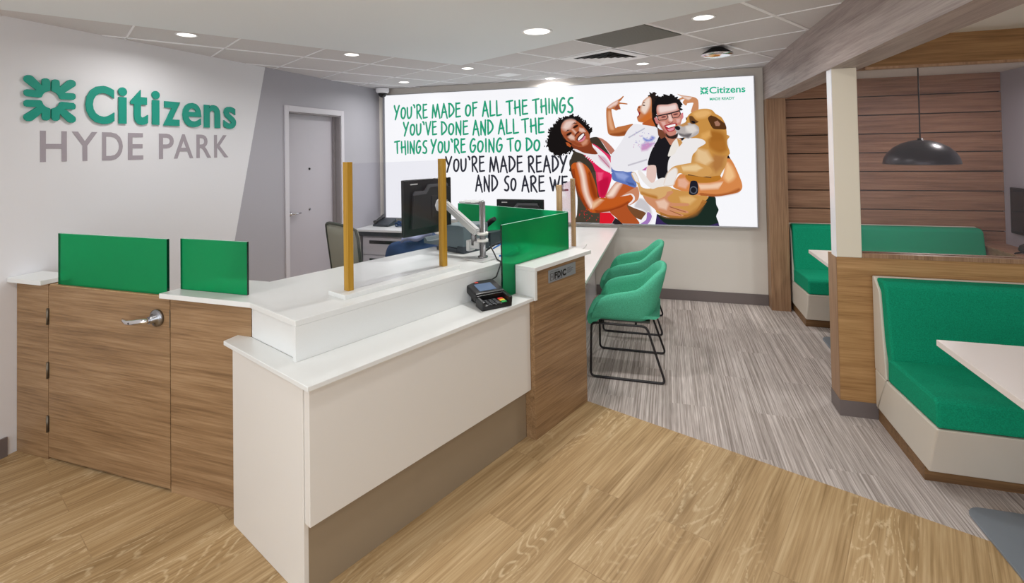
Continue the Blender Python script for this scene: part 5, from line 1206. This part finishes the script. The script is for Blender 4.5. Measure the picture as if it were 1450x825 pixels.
# ================================================================== BOOTHS
def bench(yb, label, x0=1.18, x1=2.76):
    """bench with its back at y = yb, facing the viewer"""
    t = thing('bench', label, 'bench', (x0, yb, 0), 0, 'green booth benches', off=(x0, yb, 0))
    def px(b, prof, a, c, bev=0.0): return b.prism([(yb + y, z) for y, z in prof], a, c, 'yzx', bev)
    b = B(); px(b, [(-0.575, 0.0), (-0.01, 0.0), (-0.01, 0.082), (-0.575, 0.082)], x0 + 0.012, x1 - 0.012); bt(b, 'plinth', M['plinth'], t)
    base = [(-0.648, 0.083), (-0.005, 0.070), (-0.005, 0.33), (-0.17, 0.315), (-0.745, 0.335)]
    b = B(); px(b, [(-0.648, 0.083), (-0.005, 0.083), (-0.005, 0.31), (-0.172, 0.305), (-0.745, 0.335)], x0, x1, 0.008); bt(b, 'seat_base', M['vinyl'], t)
    b = B(); px(b, [(-0.170, 0.310), (-0.004, 0.310), (-0.004, 0.872), (-0.026, 0.872), (-0.104, 0.80)], x0, x1, 0.006); bt(b, 'back_shell', M['vinyl'], t)
    b = B(); b.tube([(x0 - .001, yb - 0.17, 0.306), (x0 - .001, yb - 0.09, 0.18), (x0 - .001, yb - 0.035, 0.085)], 0.003, 6); bt(b, 'piping', M['seam'], t)
    b = B(); px(b, [(-0.742, 0.337), (-0.18, 0.309), (-0.185, 0.435), (-0.215, 0.448), (-0.70, 0.468), (-0.738, 0.455)], x0 + 0.004, x1 - 0.004, 0.014); bt(b, 'seat_cushion', M['green_fabric'], t)
    b = B(); px(b, [(-0.180, 0.312), (-0.166, 0.40), (-0.030, 0.869), (-0.125, 0.869), (-0.162, 0.845), (-0.235, 0.42), (-0.19, 0.34)], x0 + 0.012, x1 - 0.006, 0.012); bt(b, 'back_cushion', M['green_fabric'], t)
    return t
bench(3.603, 'near green bench with beige shell, its back against the walnut partition')
bench(5.846, 'far green bench against the slatted wall, partly behind plexiglass')
def table(x0, x1, y0, y1, label):
    t = thing('table', label, 'table', ((x0 + x1) / 2, (y0 + y1) / 2, 0), 0, 'white booth tables')
    b = B(); b.box(x0, x1, y0, y1, 0.722, 0.75, 0.002); bt(b, 'tabletop', M['table'], t)
    xc, yc = x0 + 0.42, (y0 + y1) / 2
    b = B(); b.lathe([(0.038, 0.012), (0.038, 0.70), (0.12, 0.705), (0.12, 0.722)], (xc + .25, yc, 0), 'z', 24); bt(b, 'pole', M['plate'], t)
    pts = []
    for cx, cy, a0 in ((x0 + .14, y1 - .09, 90), (x0 + .14, y0 + .14, 180), (x0 + .95, y0 + .14, 270), (x0 + .95, y1 - .09, 0)):
        for k in range(7):
            a = radians(a0 + 15 * k); pts.append((cx + .07 * cos(a), cy + .07 * sin(a)))
    b = B(); b.prism(pts, 0.0005, 0.012, 'xyz', 0.002); bt(b, 'base_plate', M['plate'], t)
    return t
table(1.192, 2.95, 2.10, 2.868, 'white table at the near booth, its corner over the green bench')
table(1.172, 2.93, 4.27, 5.02, 'white table at the far booth, beyond the walnut partition')
lp = thing('pendant_lamp', 'dark dome pendant lamp hanging over the far booth, seen through plexiglass', 'lamp', (1.892, 4.7, 1.507))
b = B(); b.lathe([(0.0, 0.200), (0.018, 0.200), (0.018, 0.188), (0.06, 0.182), (0.12, 0.162), (0.172, 0.130), (0.212, 0.088), (0.235, 0.045), (0.243, 0.006), (0.241, 0.0), (0.236, 0.002), (0.226, 0.045), (0.203, 0.084), (0.164, 0.122), (0.115, 0.150), (0.055, 0.168), (0.0, 0.172)], (1.892, 4.7, 1.507), 'z', 64)
bt(b, 'shade', M['lamp'], lp)
b = B(); b.tube([(1.892, 4.7, 1.70), (1.892, 4.7, 2.32)], 0.005, 8); bt(b, 'cord', M['cable'], lp)
b = B(); b.lathe([(0.0, 0.10), (0.035, 0.09), (0.045, 0.06), (0.03, 0.03), (0.0, 0.02)], (1.892, 4.7, 1.507), 'z', 20); bt(b, 'bulb', M['led'], lp)
area('lamp_light', (1.892, 4.7, 1.515), 9, 0.3, lp, radians(150))
cs = thing('console', 'low wooden console between the far bench and the right wall', 'cabinet', (2.89, 5.6, 0))
b = B(); b.box(2.775, XR - .003, 5.25, YB - .004, 0, 0.70, 0.002); bt(b, 'body', M['slat_wood'], cs)
b = B(); b.box(2.77, XR - .003, 5.24, YB - .004, 0.70, 0.72, 0.002); bt(b, 'top', M['slat_wood'], cs)
bg_ = thing('pouch', 'small black pouch lying on the low wooden console', 'bag', (2.91, 5.36, 0.72))
b = B(); b.lathe([(0.0, 0.0), (0.055, 0.002), (0.075, 0.025), (0.065, 0.06), (0.03, 0.085), (0.0, 0.09)], (2.91, 5.36, 0.721), 'z', 20); bt(b, 'bag', M['blackm'], bg_)
b = B(); b.tube([(2.85, 5.36, 0.73), (2.80, 5.34, 0.726), (2.785, 5.32, 0.724)], 0.006, 8); bt(b, 'strap', M['blackm'], bg_)
tv = thing('wall_screen', 'black screen on the right wall, at the picture edge behind plexiglass', 'screen', (XR, 5.35, 1.05))
b = B(); b.box(2.955, 2.985, 5.0, 5.69, 0.845, 1.255, 0.005); bt(b, 'case', M['black'], tv)
b = B(); b.box(2.9535, 2.955, 5.02, 5.67, 0.87, 1.24); bt(b, 'screen', M['dome'], tv)
b = B(); b.box(2.985, XR, 5.25, 5.45, 0.95, 1.15); bt(b, 'bracket', M['blackm'], tv)

# ================================================================== CEILING FITTINGS
def oblique(u0, u1, v0, v1): return [tuple((gu * a + gv * c).xy) for a, c in ((u0, v0), (u1, v0), (u1, v1), (u0, v1))]
gr = thing('return_grille', 'dark slatted return-air grille filling a ceiling tile', 'air vent', (-0.25, 3.75, ZC))
u0, v0 = 2.77, -1.85 - 0.6225
b = B(); b.prism(oblique(2.77 + .012, 3.37 - .012, -2.4595, -1.862), ZC - 0.004, ZC - 0.0005); bt(b, 'backing', M['dark'], gr)
for k in range(26):
    a = 2.79 + k * 0.0222
    b = B(); b.prism(oblique(a, a + 0.017, -2.455, -1.866), ZC - 0.010, ZC - 0.004); bt(b, 'slat', M['grille'], gr)
df = thing('air_diffuser', 'white square four-way supply vent with stepped louvres in the ceiling', 'air vent', (-1.03, 4.82, ZC))
dc = ((3.37 + 3.97) / 2, (-1.85 - 0.6225 * 1 - 1.85 - 0.6225 * 2) / 2)
def ring(r0, r1, z0, z1, name, mat):
    b = B(); b2 = bmesh.new()
    V = []
    for r, z in ((r0, z0), (r1, z1)):
        V.append([b2.verts.new((gu * (dc[0] + a * r) + gv * (dc[1] + c * r)).to_3d() + Vector((0, 0, z))) for a, c in ((-1, -1), (1, -1), (1, 1), (-1, 1))])
    for i in range(4): b2.faces.new((V[0][i], V[0][(i + 1) % 4], V[1][(i + 1) % 4], V[1][i]))
    b._merge(b2); return bt(b, name, mat, df)
ring(0.288, 0.205, ZC - 0.007, ZC - 0.007, 'frame', M['tbar'])
b = B(); b.prism(oblique(dc[0] - .205, dc[0] + .205, dc[1] - .205, dc[1] + .205), ZC - 0.0045, ZC - 0.001); bt(b, 'throat', M['dark'], df)
for k in range(4):
    r = 0.178 - k * 0.046; ring(r, r - 0.020, ZC - 0.014, ZC - 0.006, 'louvre', M['tbar'])
sq = tag(bt(B().prism(oblique(3.37 + .2, 3.37 + .40, -4.34 + .14, -4.34 + .36), ZC - 0.006, ZC - 0.0005), 'access_plate', M['tbar']), 'small white square plate on a ceiling tile near the dome camera', 'plate')
ap = thing('ceiling_dome', 'shallow mirrored dome on a dark base hanging from the ceiling tiles', 'mirror dome', (0.417, 4.49, ZC))
b = B(); b.lathe([(0.05, 0.0), (0.075, -0.015), (0.122, -0.045), (0.125, -0.05)], (0.417, 4.49, ZC - .006), 'z', 36); bt(b, 'base', M['dark'], ap)
b = B(); b.lathe([(0.127, -0.050), (0.125, -0.058), (0.10, -0.068), (0.05, -0.076), (0.0, -0.078)], (0.417, 4.49, ZC - .006), 'z', 36); bt(b, 'dome', M['chrome'], ap)
dm = thing('dome_camera', 'white dome security camera with smoked lens in the back left corner', 'camera', (-3.46, 5.70, ZC))
b = B(); b.lathe([(0.085, 0.0), (0.085, -0.035), (0.075, -0.055), (0.055, -0.065)], (-3.46, 5.70, ZC - .006), 'z', 32); bt(b, 'housing', M['tbar'], dm)
b = B(); b.lathe([(0.056, -0.062), (0.054, -0.08), (0.043, -0.102), (0.022, -0.116), (0.0, -0.12)], (-3.46, 5.70, ZC - .006), 'z', 32); bt(b, 'lens_dome', M['dome'], dm)
cdt = struct(B().box(-3.535, -3.51, YB - 0.03, YB, 0.75, ZC - .006, 0.003).build('trim_conduit', M['lb_frame']))

# ================================================================== WALL SIGN
sn = thing('wall_sign', 'green bank wall sign with petal logo and raised letters over grey town name', 'sign', (XL, 2.76, 1.9))
TLQ = [(280, 205), (280, 134), (272, 116), (255, 108), (236, 109), (221, 117), (217, 135), (217, 170), (148, 104), (130, 97), (108, 98), (90, 110), (84, 128), (90, 148), (177, 212), (108, 210), (92, 216), (86, 232), (88, 252), (104, 266), (200, 270), (212, 266), (219, 255), (226, 238), (242, 222), (262, 213), (274, 210)]
lg = None
def logo(bb, cy, cz, R_, place, depth):
    for sx in (-1, 1):
        for sz in (-1, 1):
            pts = [((277 - x) / 199 * -1 - .042, (279.5 - z) / 181) for x, z in TLQ]
            pts = [(cy + (-p[0] if sx > 0 else p[0]) * R_, cz + (p[1] if sz > 0 else -p[1]) * R_) for p in pts]
            ar = sum(pts[k][0] * pts[(k + 1) % len(pts)][1] - pts[(k + 1) % len(pts)][0] * pts[k][1] for k in range(len(pts)))
            if ar < 0: pts = pts[::-1]
            b2 = bmesh.new(); n = len(pts)
            hi = [b2.verts.new(place(p[0], p[1], depth)) for p in pts]
            for tr in tessellate_polygon([[Vector((p[0], p[1], 0)) for p in pts]]): b2.faces.new([hi[k] for k in tr])
            if depth:
                lo = [b2.verts.new(place(p[0], p[1], 0)) for p in pts]
                for k in range(n): b2.faces.new((lo[k], lo[(k + 1) % n], hi[(k + 1) % n], hi[k]))
            bmesh.ops.recalc_face_normals(b2, faces=b2.faces[:])
            bb._merge(b2)
b = B(); logo(b, 2.1365, 2.030, 0.1355, lambda y, z, h: (XL + 0.004 + h, y * .9972, 1.68 + (z - 1.68) * .9972), 0.009); bt(b, 'logo', M['brand'], sn)
for chx, y0, y1, z0, z1, bo in (('C', 2.331, 2.509, 1.893, 2.150, .028), ('i', 2.536, 2.594, 1.902, 2.154, .03), ('t', 2.619, 2.743, 1.898, 2.150, .03), ('i', 2.773, 2.833, 1.903, 2.154, .03), ('z', 2.862, 2.998, 1.901, 2.085, .026), ('e', 3.019, 3.185, 1.896, 2.090, .019), ('n', 3.212, 3.366, 1.898, 2.088, .028), ('s', 3.403, 3.530, 1.895, 2.086, .022)):
    letters(chx, (lambda y0, y1, z0, z1: lambda u, v, h: (XL + 0.004 + h, (y0 + (y1 - y0) * u) * .9972, 1.68 + (z0 + (z1 - z0) * v - 1.68) * .9972))(y0, y1, z0, z1), 0.009, 'letter', M['brand'], sn, bo)
for chx, y0, y1 in (('H', 2.081, 2.222), ('Y', 2.251, 2.400), ('D', 2.430, 2.564), ('E', 2.599, 2.707), ('P', 2.825, 2.943), ('A', 2.943, 3.109), ('R', 3.138, 3.275), ('K', 3.304, 3.446)):
    letters(chx, (lambda y0, y1: lambda u, v, h: (XL + 0.001 + h, y0 + (y1 - y0) * u, 1.650 + 0.189 * v))(y0, y1), 0.001, 'letter', M['hyde'], sn, 0.012)

# ================================================================== LIGHTBOX
lb = thing('lightbox', 'large backlit advertising lightbox with a laughing family and dog on the back wall', 'illuminated sign', (-1.3, YB, 0.815))
X0, X1, Z0, Z1 = -3.492, 0.897, 0.812, 2.405
b = B()
for x0, x1, z0, z1 in ((X0, X1, Z0, Z0 + 0.012), (X0, X1, Z1 - 0.006, Z1), (X0, X0 + 0.008, Z0 + 0.012, Z1 - 0.006), (X1 - 0.010, X1, Z0 + 0.012, Z1 - 0.006)):
    b.box(x0, x1, 5.786, YB - .001, z0, z1)
bt(b, 'frame', M['lb_frame'], lb)
b = B(); b.box(X0 + .008, X1 - .010, 5.790, 5.80, Z0 + .012, Z1 - .006); bt(b, 'face', M['lb_white'], lb)
YF = 5.7895
# printed figures
def curl(pts, seed):
    rnd = random.Random(seed); out = []
    for i in range(len(pts)):
        a, c = pts[i], pts[(i + 1) % len(pts)]
        L_ = math.hypot(c[0] - a[0], c[1] - a[1]); n = max(1, int(L_ / 9))
        for k in range(n):
            u = k / n; j = 15 * (1 if k else .5)
            out.append((a[0] + (c[0] - a[0]) * u + rnd.uniform(-j, j), a[1] + (c[1] - a[1]) * u + rnd.uniform(-j, j)))
    return out
def smooth_poly(pts, n=4):
    out = []; N = len(pts)
    for i in range(N):
        p0, p1, p2, p3 = [Vector(pts[(i + k) % N]) for k in (-1, 0, 1, 2)]
        for k in range(n):
            u = k / n
            q = .5 * (2 * p1 + (p2 - p0) * u * .8 + (2 * p0 - 5 * p1 + 4 * p2 - p3) * u * u * .8 + (3 * p1 - p0 - 3 * p2 + p3) * u ** 3 * .8) + .5 * .2 * (2 * (p2 - p1) * u) 
            out.append(tuple(q))
    return out
figs = {}
for idx, (part, colr, fe, cu_, s) in enumerate(POSTER):
    pts = [tuple(float(v) / 1000 for v in p.split(',')) for p in s.split(';')]
    if cu_: pts = [(x / 1000, z / 1000) for x, z in curl([(x * 1000, z * 1000) for x, z in pts], idx)]
    elif len(pts) > 5: pts = smooth_poly(pts)
    area_ = sum(pts[i][0] * pts[(i + 1) % len(pts)][1] - pts[(i + 1) % len(pts)][0] * pts[i][1] for i in range(len(pts)))
    if area_ < 0: pts = pts[::-1]
    y = YF - 0.00003 * idx
    sw = fe * (0.0021 if fe >= 10 else 0.0011)
    if sw:
        xs = [p[0] for p in pts]; zs = [p[1] for p in pts]
        sw = min(sw, 0.42 * min(max(xs) - min(xs), max(zs) - min(zs)))
        n = len(pts); inn, outp = [], []
        for i in range(n):
            a, p, c = Vector(pts[i - 1]), Vector(pts[i]), Vector(pts[(i + 1) % n])
            t_ = (c - a)
            if t_.length < 1e-9: t_ = Vector((1, 0))
            t_.normalize(); nn = Vector((-t_.y, t_.x))
            inn.append(p + nn * sw * .5); outp.append(p - nn * sw * .5)
    else: inn = [Vector(p) for p in pts]; outp = None
    V, F, A_ = figs.setdefault(part, ([], [], []))
    base = len(V); n = len(inn)
    V += [(p.x, y, p.y) for p in inn]; lc_ = tuple(lin(v) for v in colr); A_ += [lc_ + (1.0,)] * n
    for tri in tessellate_polygon([[Vector((p.x, p.y, 0)) for p in inn]]): F.append(tuple(base + i for i in tri))
    if outp:
        V += [(p.x, y, p.y) for p in outp]; A_ += [lc_ + (0.0,)] * n
        for i in range(n): F.append((base + i, base + n + i, base + n + (i + 1) % n, base + (i + 1) % n))
for part, (V, F, A_) in figs.items():
    me = bpy.data.meshes.new(part); o3 = Vector(OFF[lb.name])
    me.from_pydata([tuple(Vector(v) - o3) for v in V], [], F)
    at = me.color_attributes.new('ink', 'FLOAT_COLOR', 'POINT')
    at.data.foreach_set('color', [c for a in A_ for c in a])
    me.materials.append(M['lb_print'])
    o = bpy.data.objects.new(part, me); COL.objects.link(o); o.parent = lb
# hand-drawn capitals as brush strokes on a unit box
G_ = {
 'Y': [[(0, 1), (.12, .78), (.42, .45)], [(.95, 1), (.62, .6), (.15, -.05)]], 'O': [[(.5, .82), (.2, .72), (.05, .45), (.12, .15), (.42, .02), (.75, .14), (.92, .45), (.82, .72), (.5, .82)]],
 'U': [[(.05, .82), (.06, .35), (.2, .06), (.5, .04), (.8, .2), (.9, .5), (.9, .85)]], "'": [[(.1, 1), (.6, .93), (.75, .78)]],
 'R': [[(.08, .98), (.1, .0)], [(0, .9), (.4, 1), (.78, .86), (.72, .6), (.2, .45)], [(.3, .45), (.98, -.06)]],
 'E': [[(.1, 1), (.08, .0), (1, .04)], [(.1, .96), (.9, .99)], [(.1, .55), (.85, .6)]], 'M': [[(.02, .0), (.14, .95), (.46, .05), (.72, .98), (1, -.04)]],
 'A': [[(.0, .0), (.45, 1), (1, -.06)], [(.12, .36), (.85, .4)]], 'D': [[(.1, .98), (.08, .02)], [(0, .98), (.5, .92), (.95, .6), (.8, .3), (.1, .02)]],
 'F': [[(.12, .0), (.1, .98)], [(.05, .96), (.98, 1)], [(.1, .54), (.82, .6)]], 'L': [[(.08, 1), (.1, .0), (1, .06)]], 'T': [[(0, .93), (1, 1)], [(.5, .97), (.54, .02)]],
 'H': [[(.1, .95), (.14, .06)], [(.84, 1), (.95, -.08)], [(0, .45), (.9, .54)]], 'I': [[(.5, .98), (.5, .02)]], 'N': [[(.08, .0), (.1, .92), (.85, -.04), (.92, 1)]],
 'G': [[(.85, .92), (.6, 1), (.25, .8), (.06, .42), (.2, .08), (.55, .02), (.85, .25), (.92, .5), (.5, .48)]], 'S': [[(.95, .96), (.5, .95), (.2, .75), (.35, .55), (.75, .4), (.85, .15), (.55, .0), (.1, .06)]],
 'V': [[(0, .95), (.42, .0), (1, 1)]], 'W': [[(0, .92), (.28, -.02), (.5, .75), (.68, .0), (1, 1)]]}
WD = {'I': .25, "'": .35, 'M': 1.35, 'W': 1.35, 'L': .85, 'E': .8, 'F': .8, 'T': 1.0, 'Y': 1.0, 'A': 1.0}
def catmull(P, n=5):
    if len(P) < 3: return [Vector(p) for p in P]
    out = []
    for i in range(len(P) - 1):
        p0, p1, p2, p3 = [Vector(P[max(0, min(len(P) - 1, i + k))]) for k in (-1, 0, 1, 2)]
        for k in range(n):
            u = k / n
            out.append(.5 * (2 * p1 + (p2 - p0) * u + (2 * p0 - 5 * p1 + 4 * p2 - p3) * u * u + (3 * p1 - p0 - 3 * p2 + p3) * u ** 3))
    return out + [Vector(P[-1])]
CURVED = set("OUSGDRY'")
def brush(b, P, r, y):
    n = len(P); Lh, Rh = [], []
    for i, p in enumerate(P):
        t_ = (P[min(i + 1, n - 1)] - P[max(i - 1, 0)]); t_.normalize() if t_.length else None
        nn = Vector((-t_.y, t_.x)); rr = r * (0.82 if i in (0, n - 1) else 1.0)
        Lh.append(p + nn * rr); Rh.append(p - nn * rr)
    for i in range(n - 1): b.poly([(q.x, y, q.y) for q in (Lh[i], Rh[i], Rh[i + 1], Lh[i + 1])])
    for q in (P[0], P[-1]): b.poly([(q.x + r * .85 * cos(k / 8 * 2 * pi), y, q.y + r * .85 * sin(k / 8 * 2 * pi)) for k in range(8)])
WORDS = [("YOU'RE", -3.343, -2.879, 2.09, 2.262), ('MADE', -2.81, -2.427, 2.087, 2.259), ('OF', -2.359, -2.203, 2.093, 2.258), ('ALL', -2.135, -1.894, 2.084, 2.264), ('THE', -1.831, -1.568, 2.089, 2.258), ('THINGS', -1.503, -1.019, 2.09, 2.263), ("YOU'VE", -3.214, -2.752, 1.876, 2.042), ('DONE', -2.688, -2.329, 1.869, 2.035), ('AND', -2.263, -2.003, 1.86, 2.036), ('ALL', -1.934, -1.685, 1.864, 2.034), ('THE', -1.642, -1.372, 1.865, 2.036), ('THINGS', -3.347, -2.886, 1.645, 1.805), ("YOU'RE", -2.829, -2.369, 1.647, 1.814), ('GOING', -2.307, -1.889, 1.648, 1.811), ('TO', -1.826, -1.658, 1.651, 1.807), ('DO', -1.592, -1.423, 1.652, 1.806), ("YOU'RE", -2.631, -2.123, 1.413, 1.596), ('MADE', -2.055, -1.641, 1.407, 1.592), ('READY', -1.569, -1.103, 1.405, 1.591), ('AND', -2.239, -1.957, 1.173, 1.365), ('SO', -1.876, -1.724, 1.182, 1.356), ('ARE', -1.652, -1.379, 1.177, 1.356), ('WE', -1.309, -1.102, 1.188, 1.352)]
for wi, (wd, x0, x1, z0, z1) in enumerate(WORDS):
    ws = [WD.get(c_, .92) for c_ in wd]; gap = 0.28
    tot = sum(ws) + gap * (len(wd) - 1); k = (x1 - x0) / tot; x = x0
    y = YF - 0.0002
    for li, (c_, w_) in enumerate(zip(wd, ws)):
        b = B()
        for si, st in enumerate(G_[c_]):
            P = catmull(st) if c_ in CURVED and len(st) > 2 else [Vector(p) for p in st]
            P = [Vector((x + p.x * w_ * k, z0 + p.y * (z1 - z0))) for p in P]
            segs = [P] if c_ in CURVED and len(st) > 2 else [[a, (a + c) / 2, c] for a, c in zip(P, P[1:])]
            for sj, sg_ in enumerate(segs): brush(b, sg_, 0.0118, y - 0.00004 * si - 0.00001 * sj)
        x += (w_ + gap) * k
        bt(b, 'letter', M['lb_green'] if wi < 16 else M['lb_black'], lb)
b = B(); logo(b, 0.401, 2.268, 0.040, lambda x, z, h: (x, YF - 0.0004 - h, z), 0.0); bt(b, 'logo', M['lb_logo'], lb)
fit = lambda x0, x1, z0, z1: (lambda u, v, h: (x0 + (x1 - x0) * u, YF - 0.0004 - h, z0 + (z1 - z0) * v))
letters('Citizens', fit(0.452, 0.806, 2.232, 2.306), 0.0, 'lettering', M['lb_logo'], lb, 0.02)
letters('MADE READY', fit(0.454, 0.699, 2.160, 2.190), 0.0, 'lettering', M['lb_logo'], lb, 0.025)
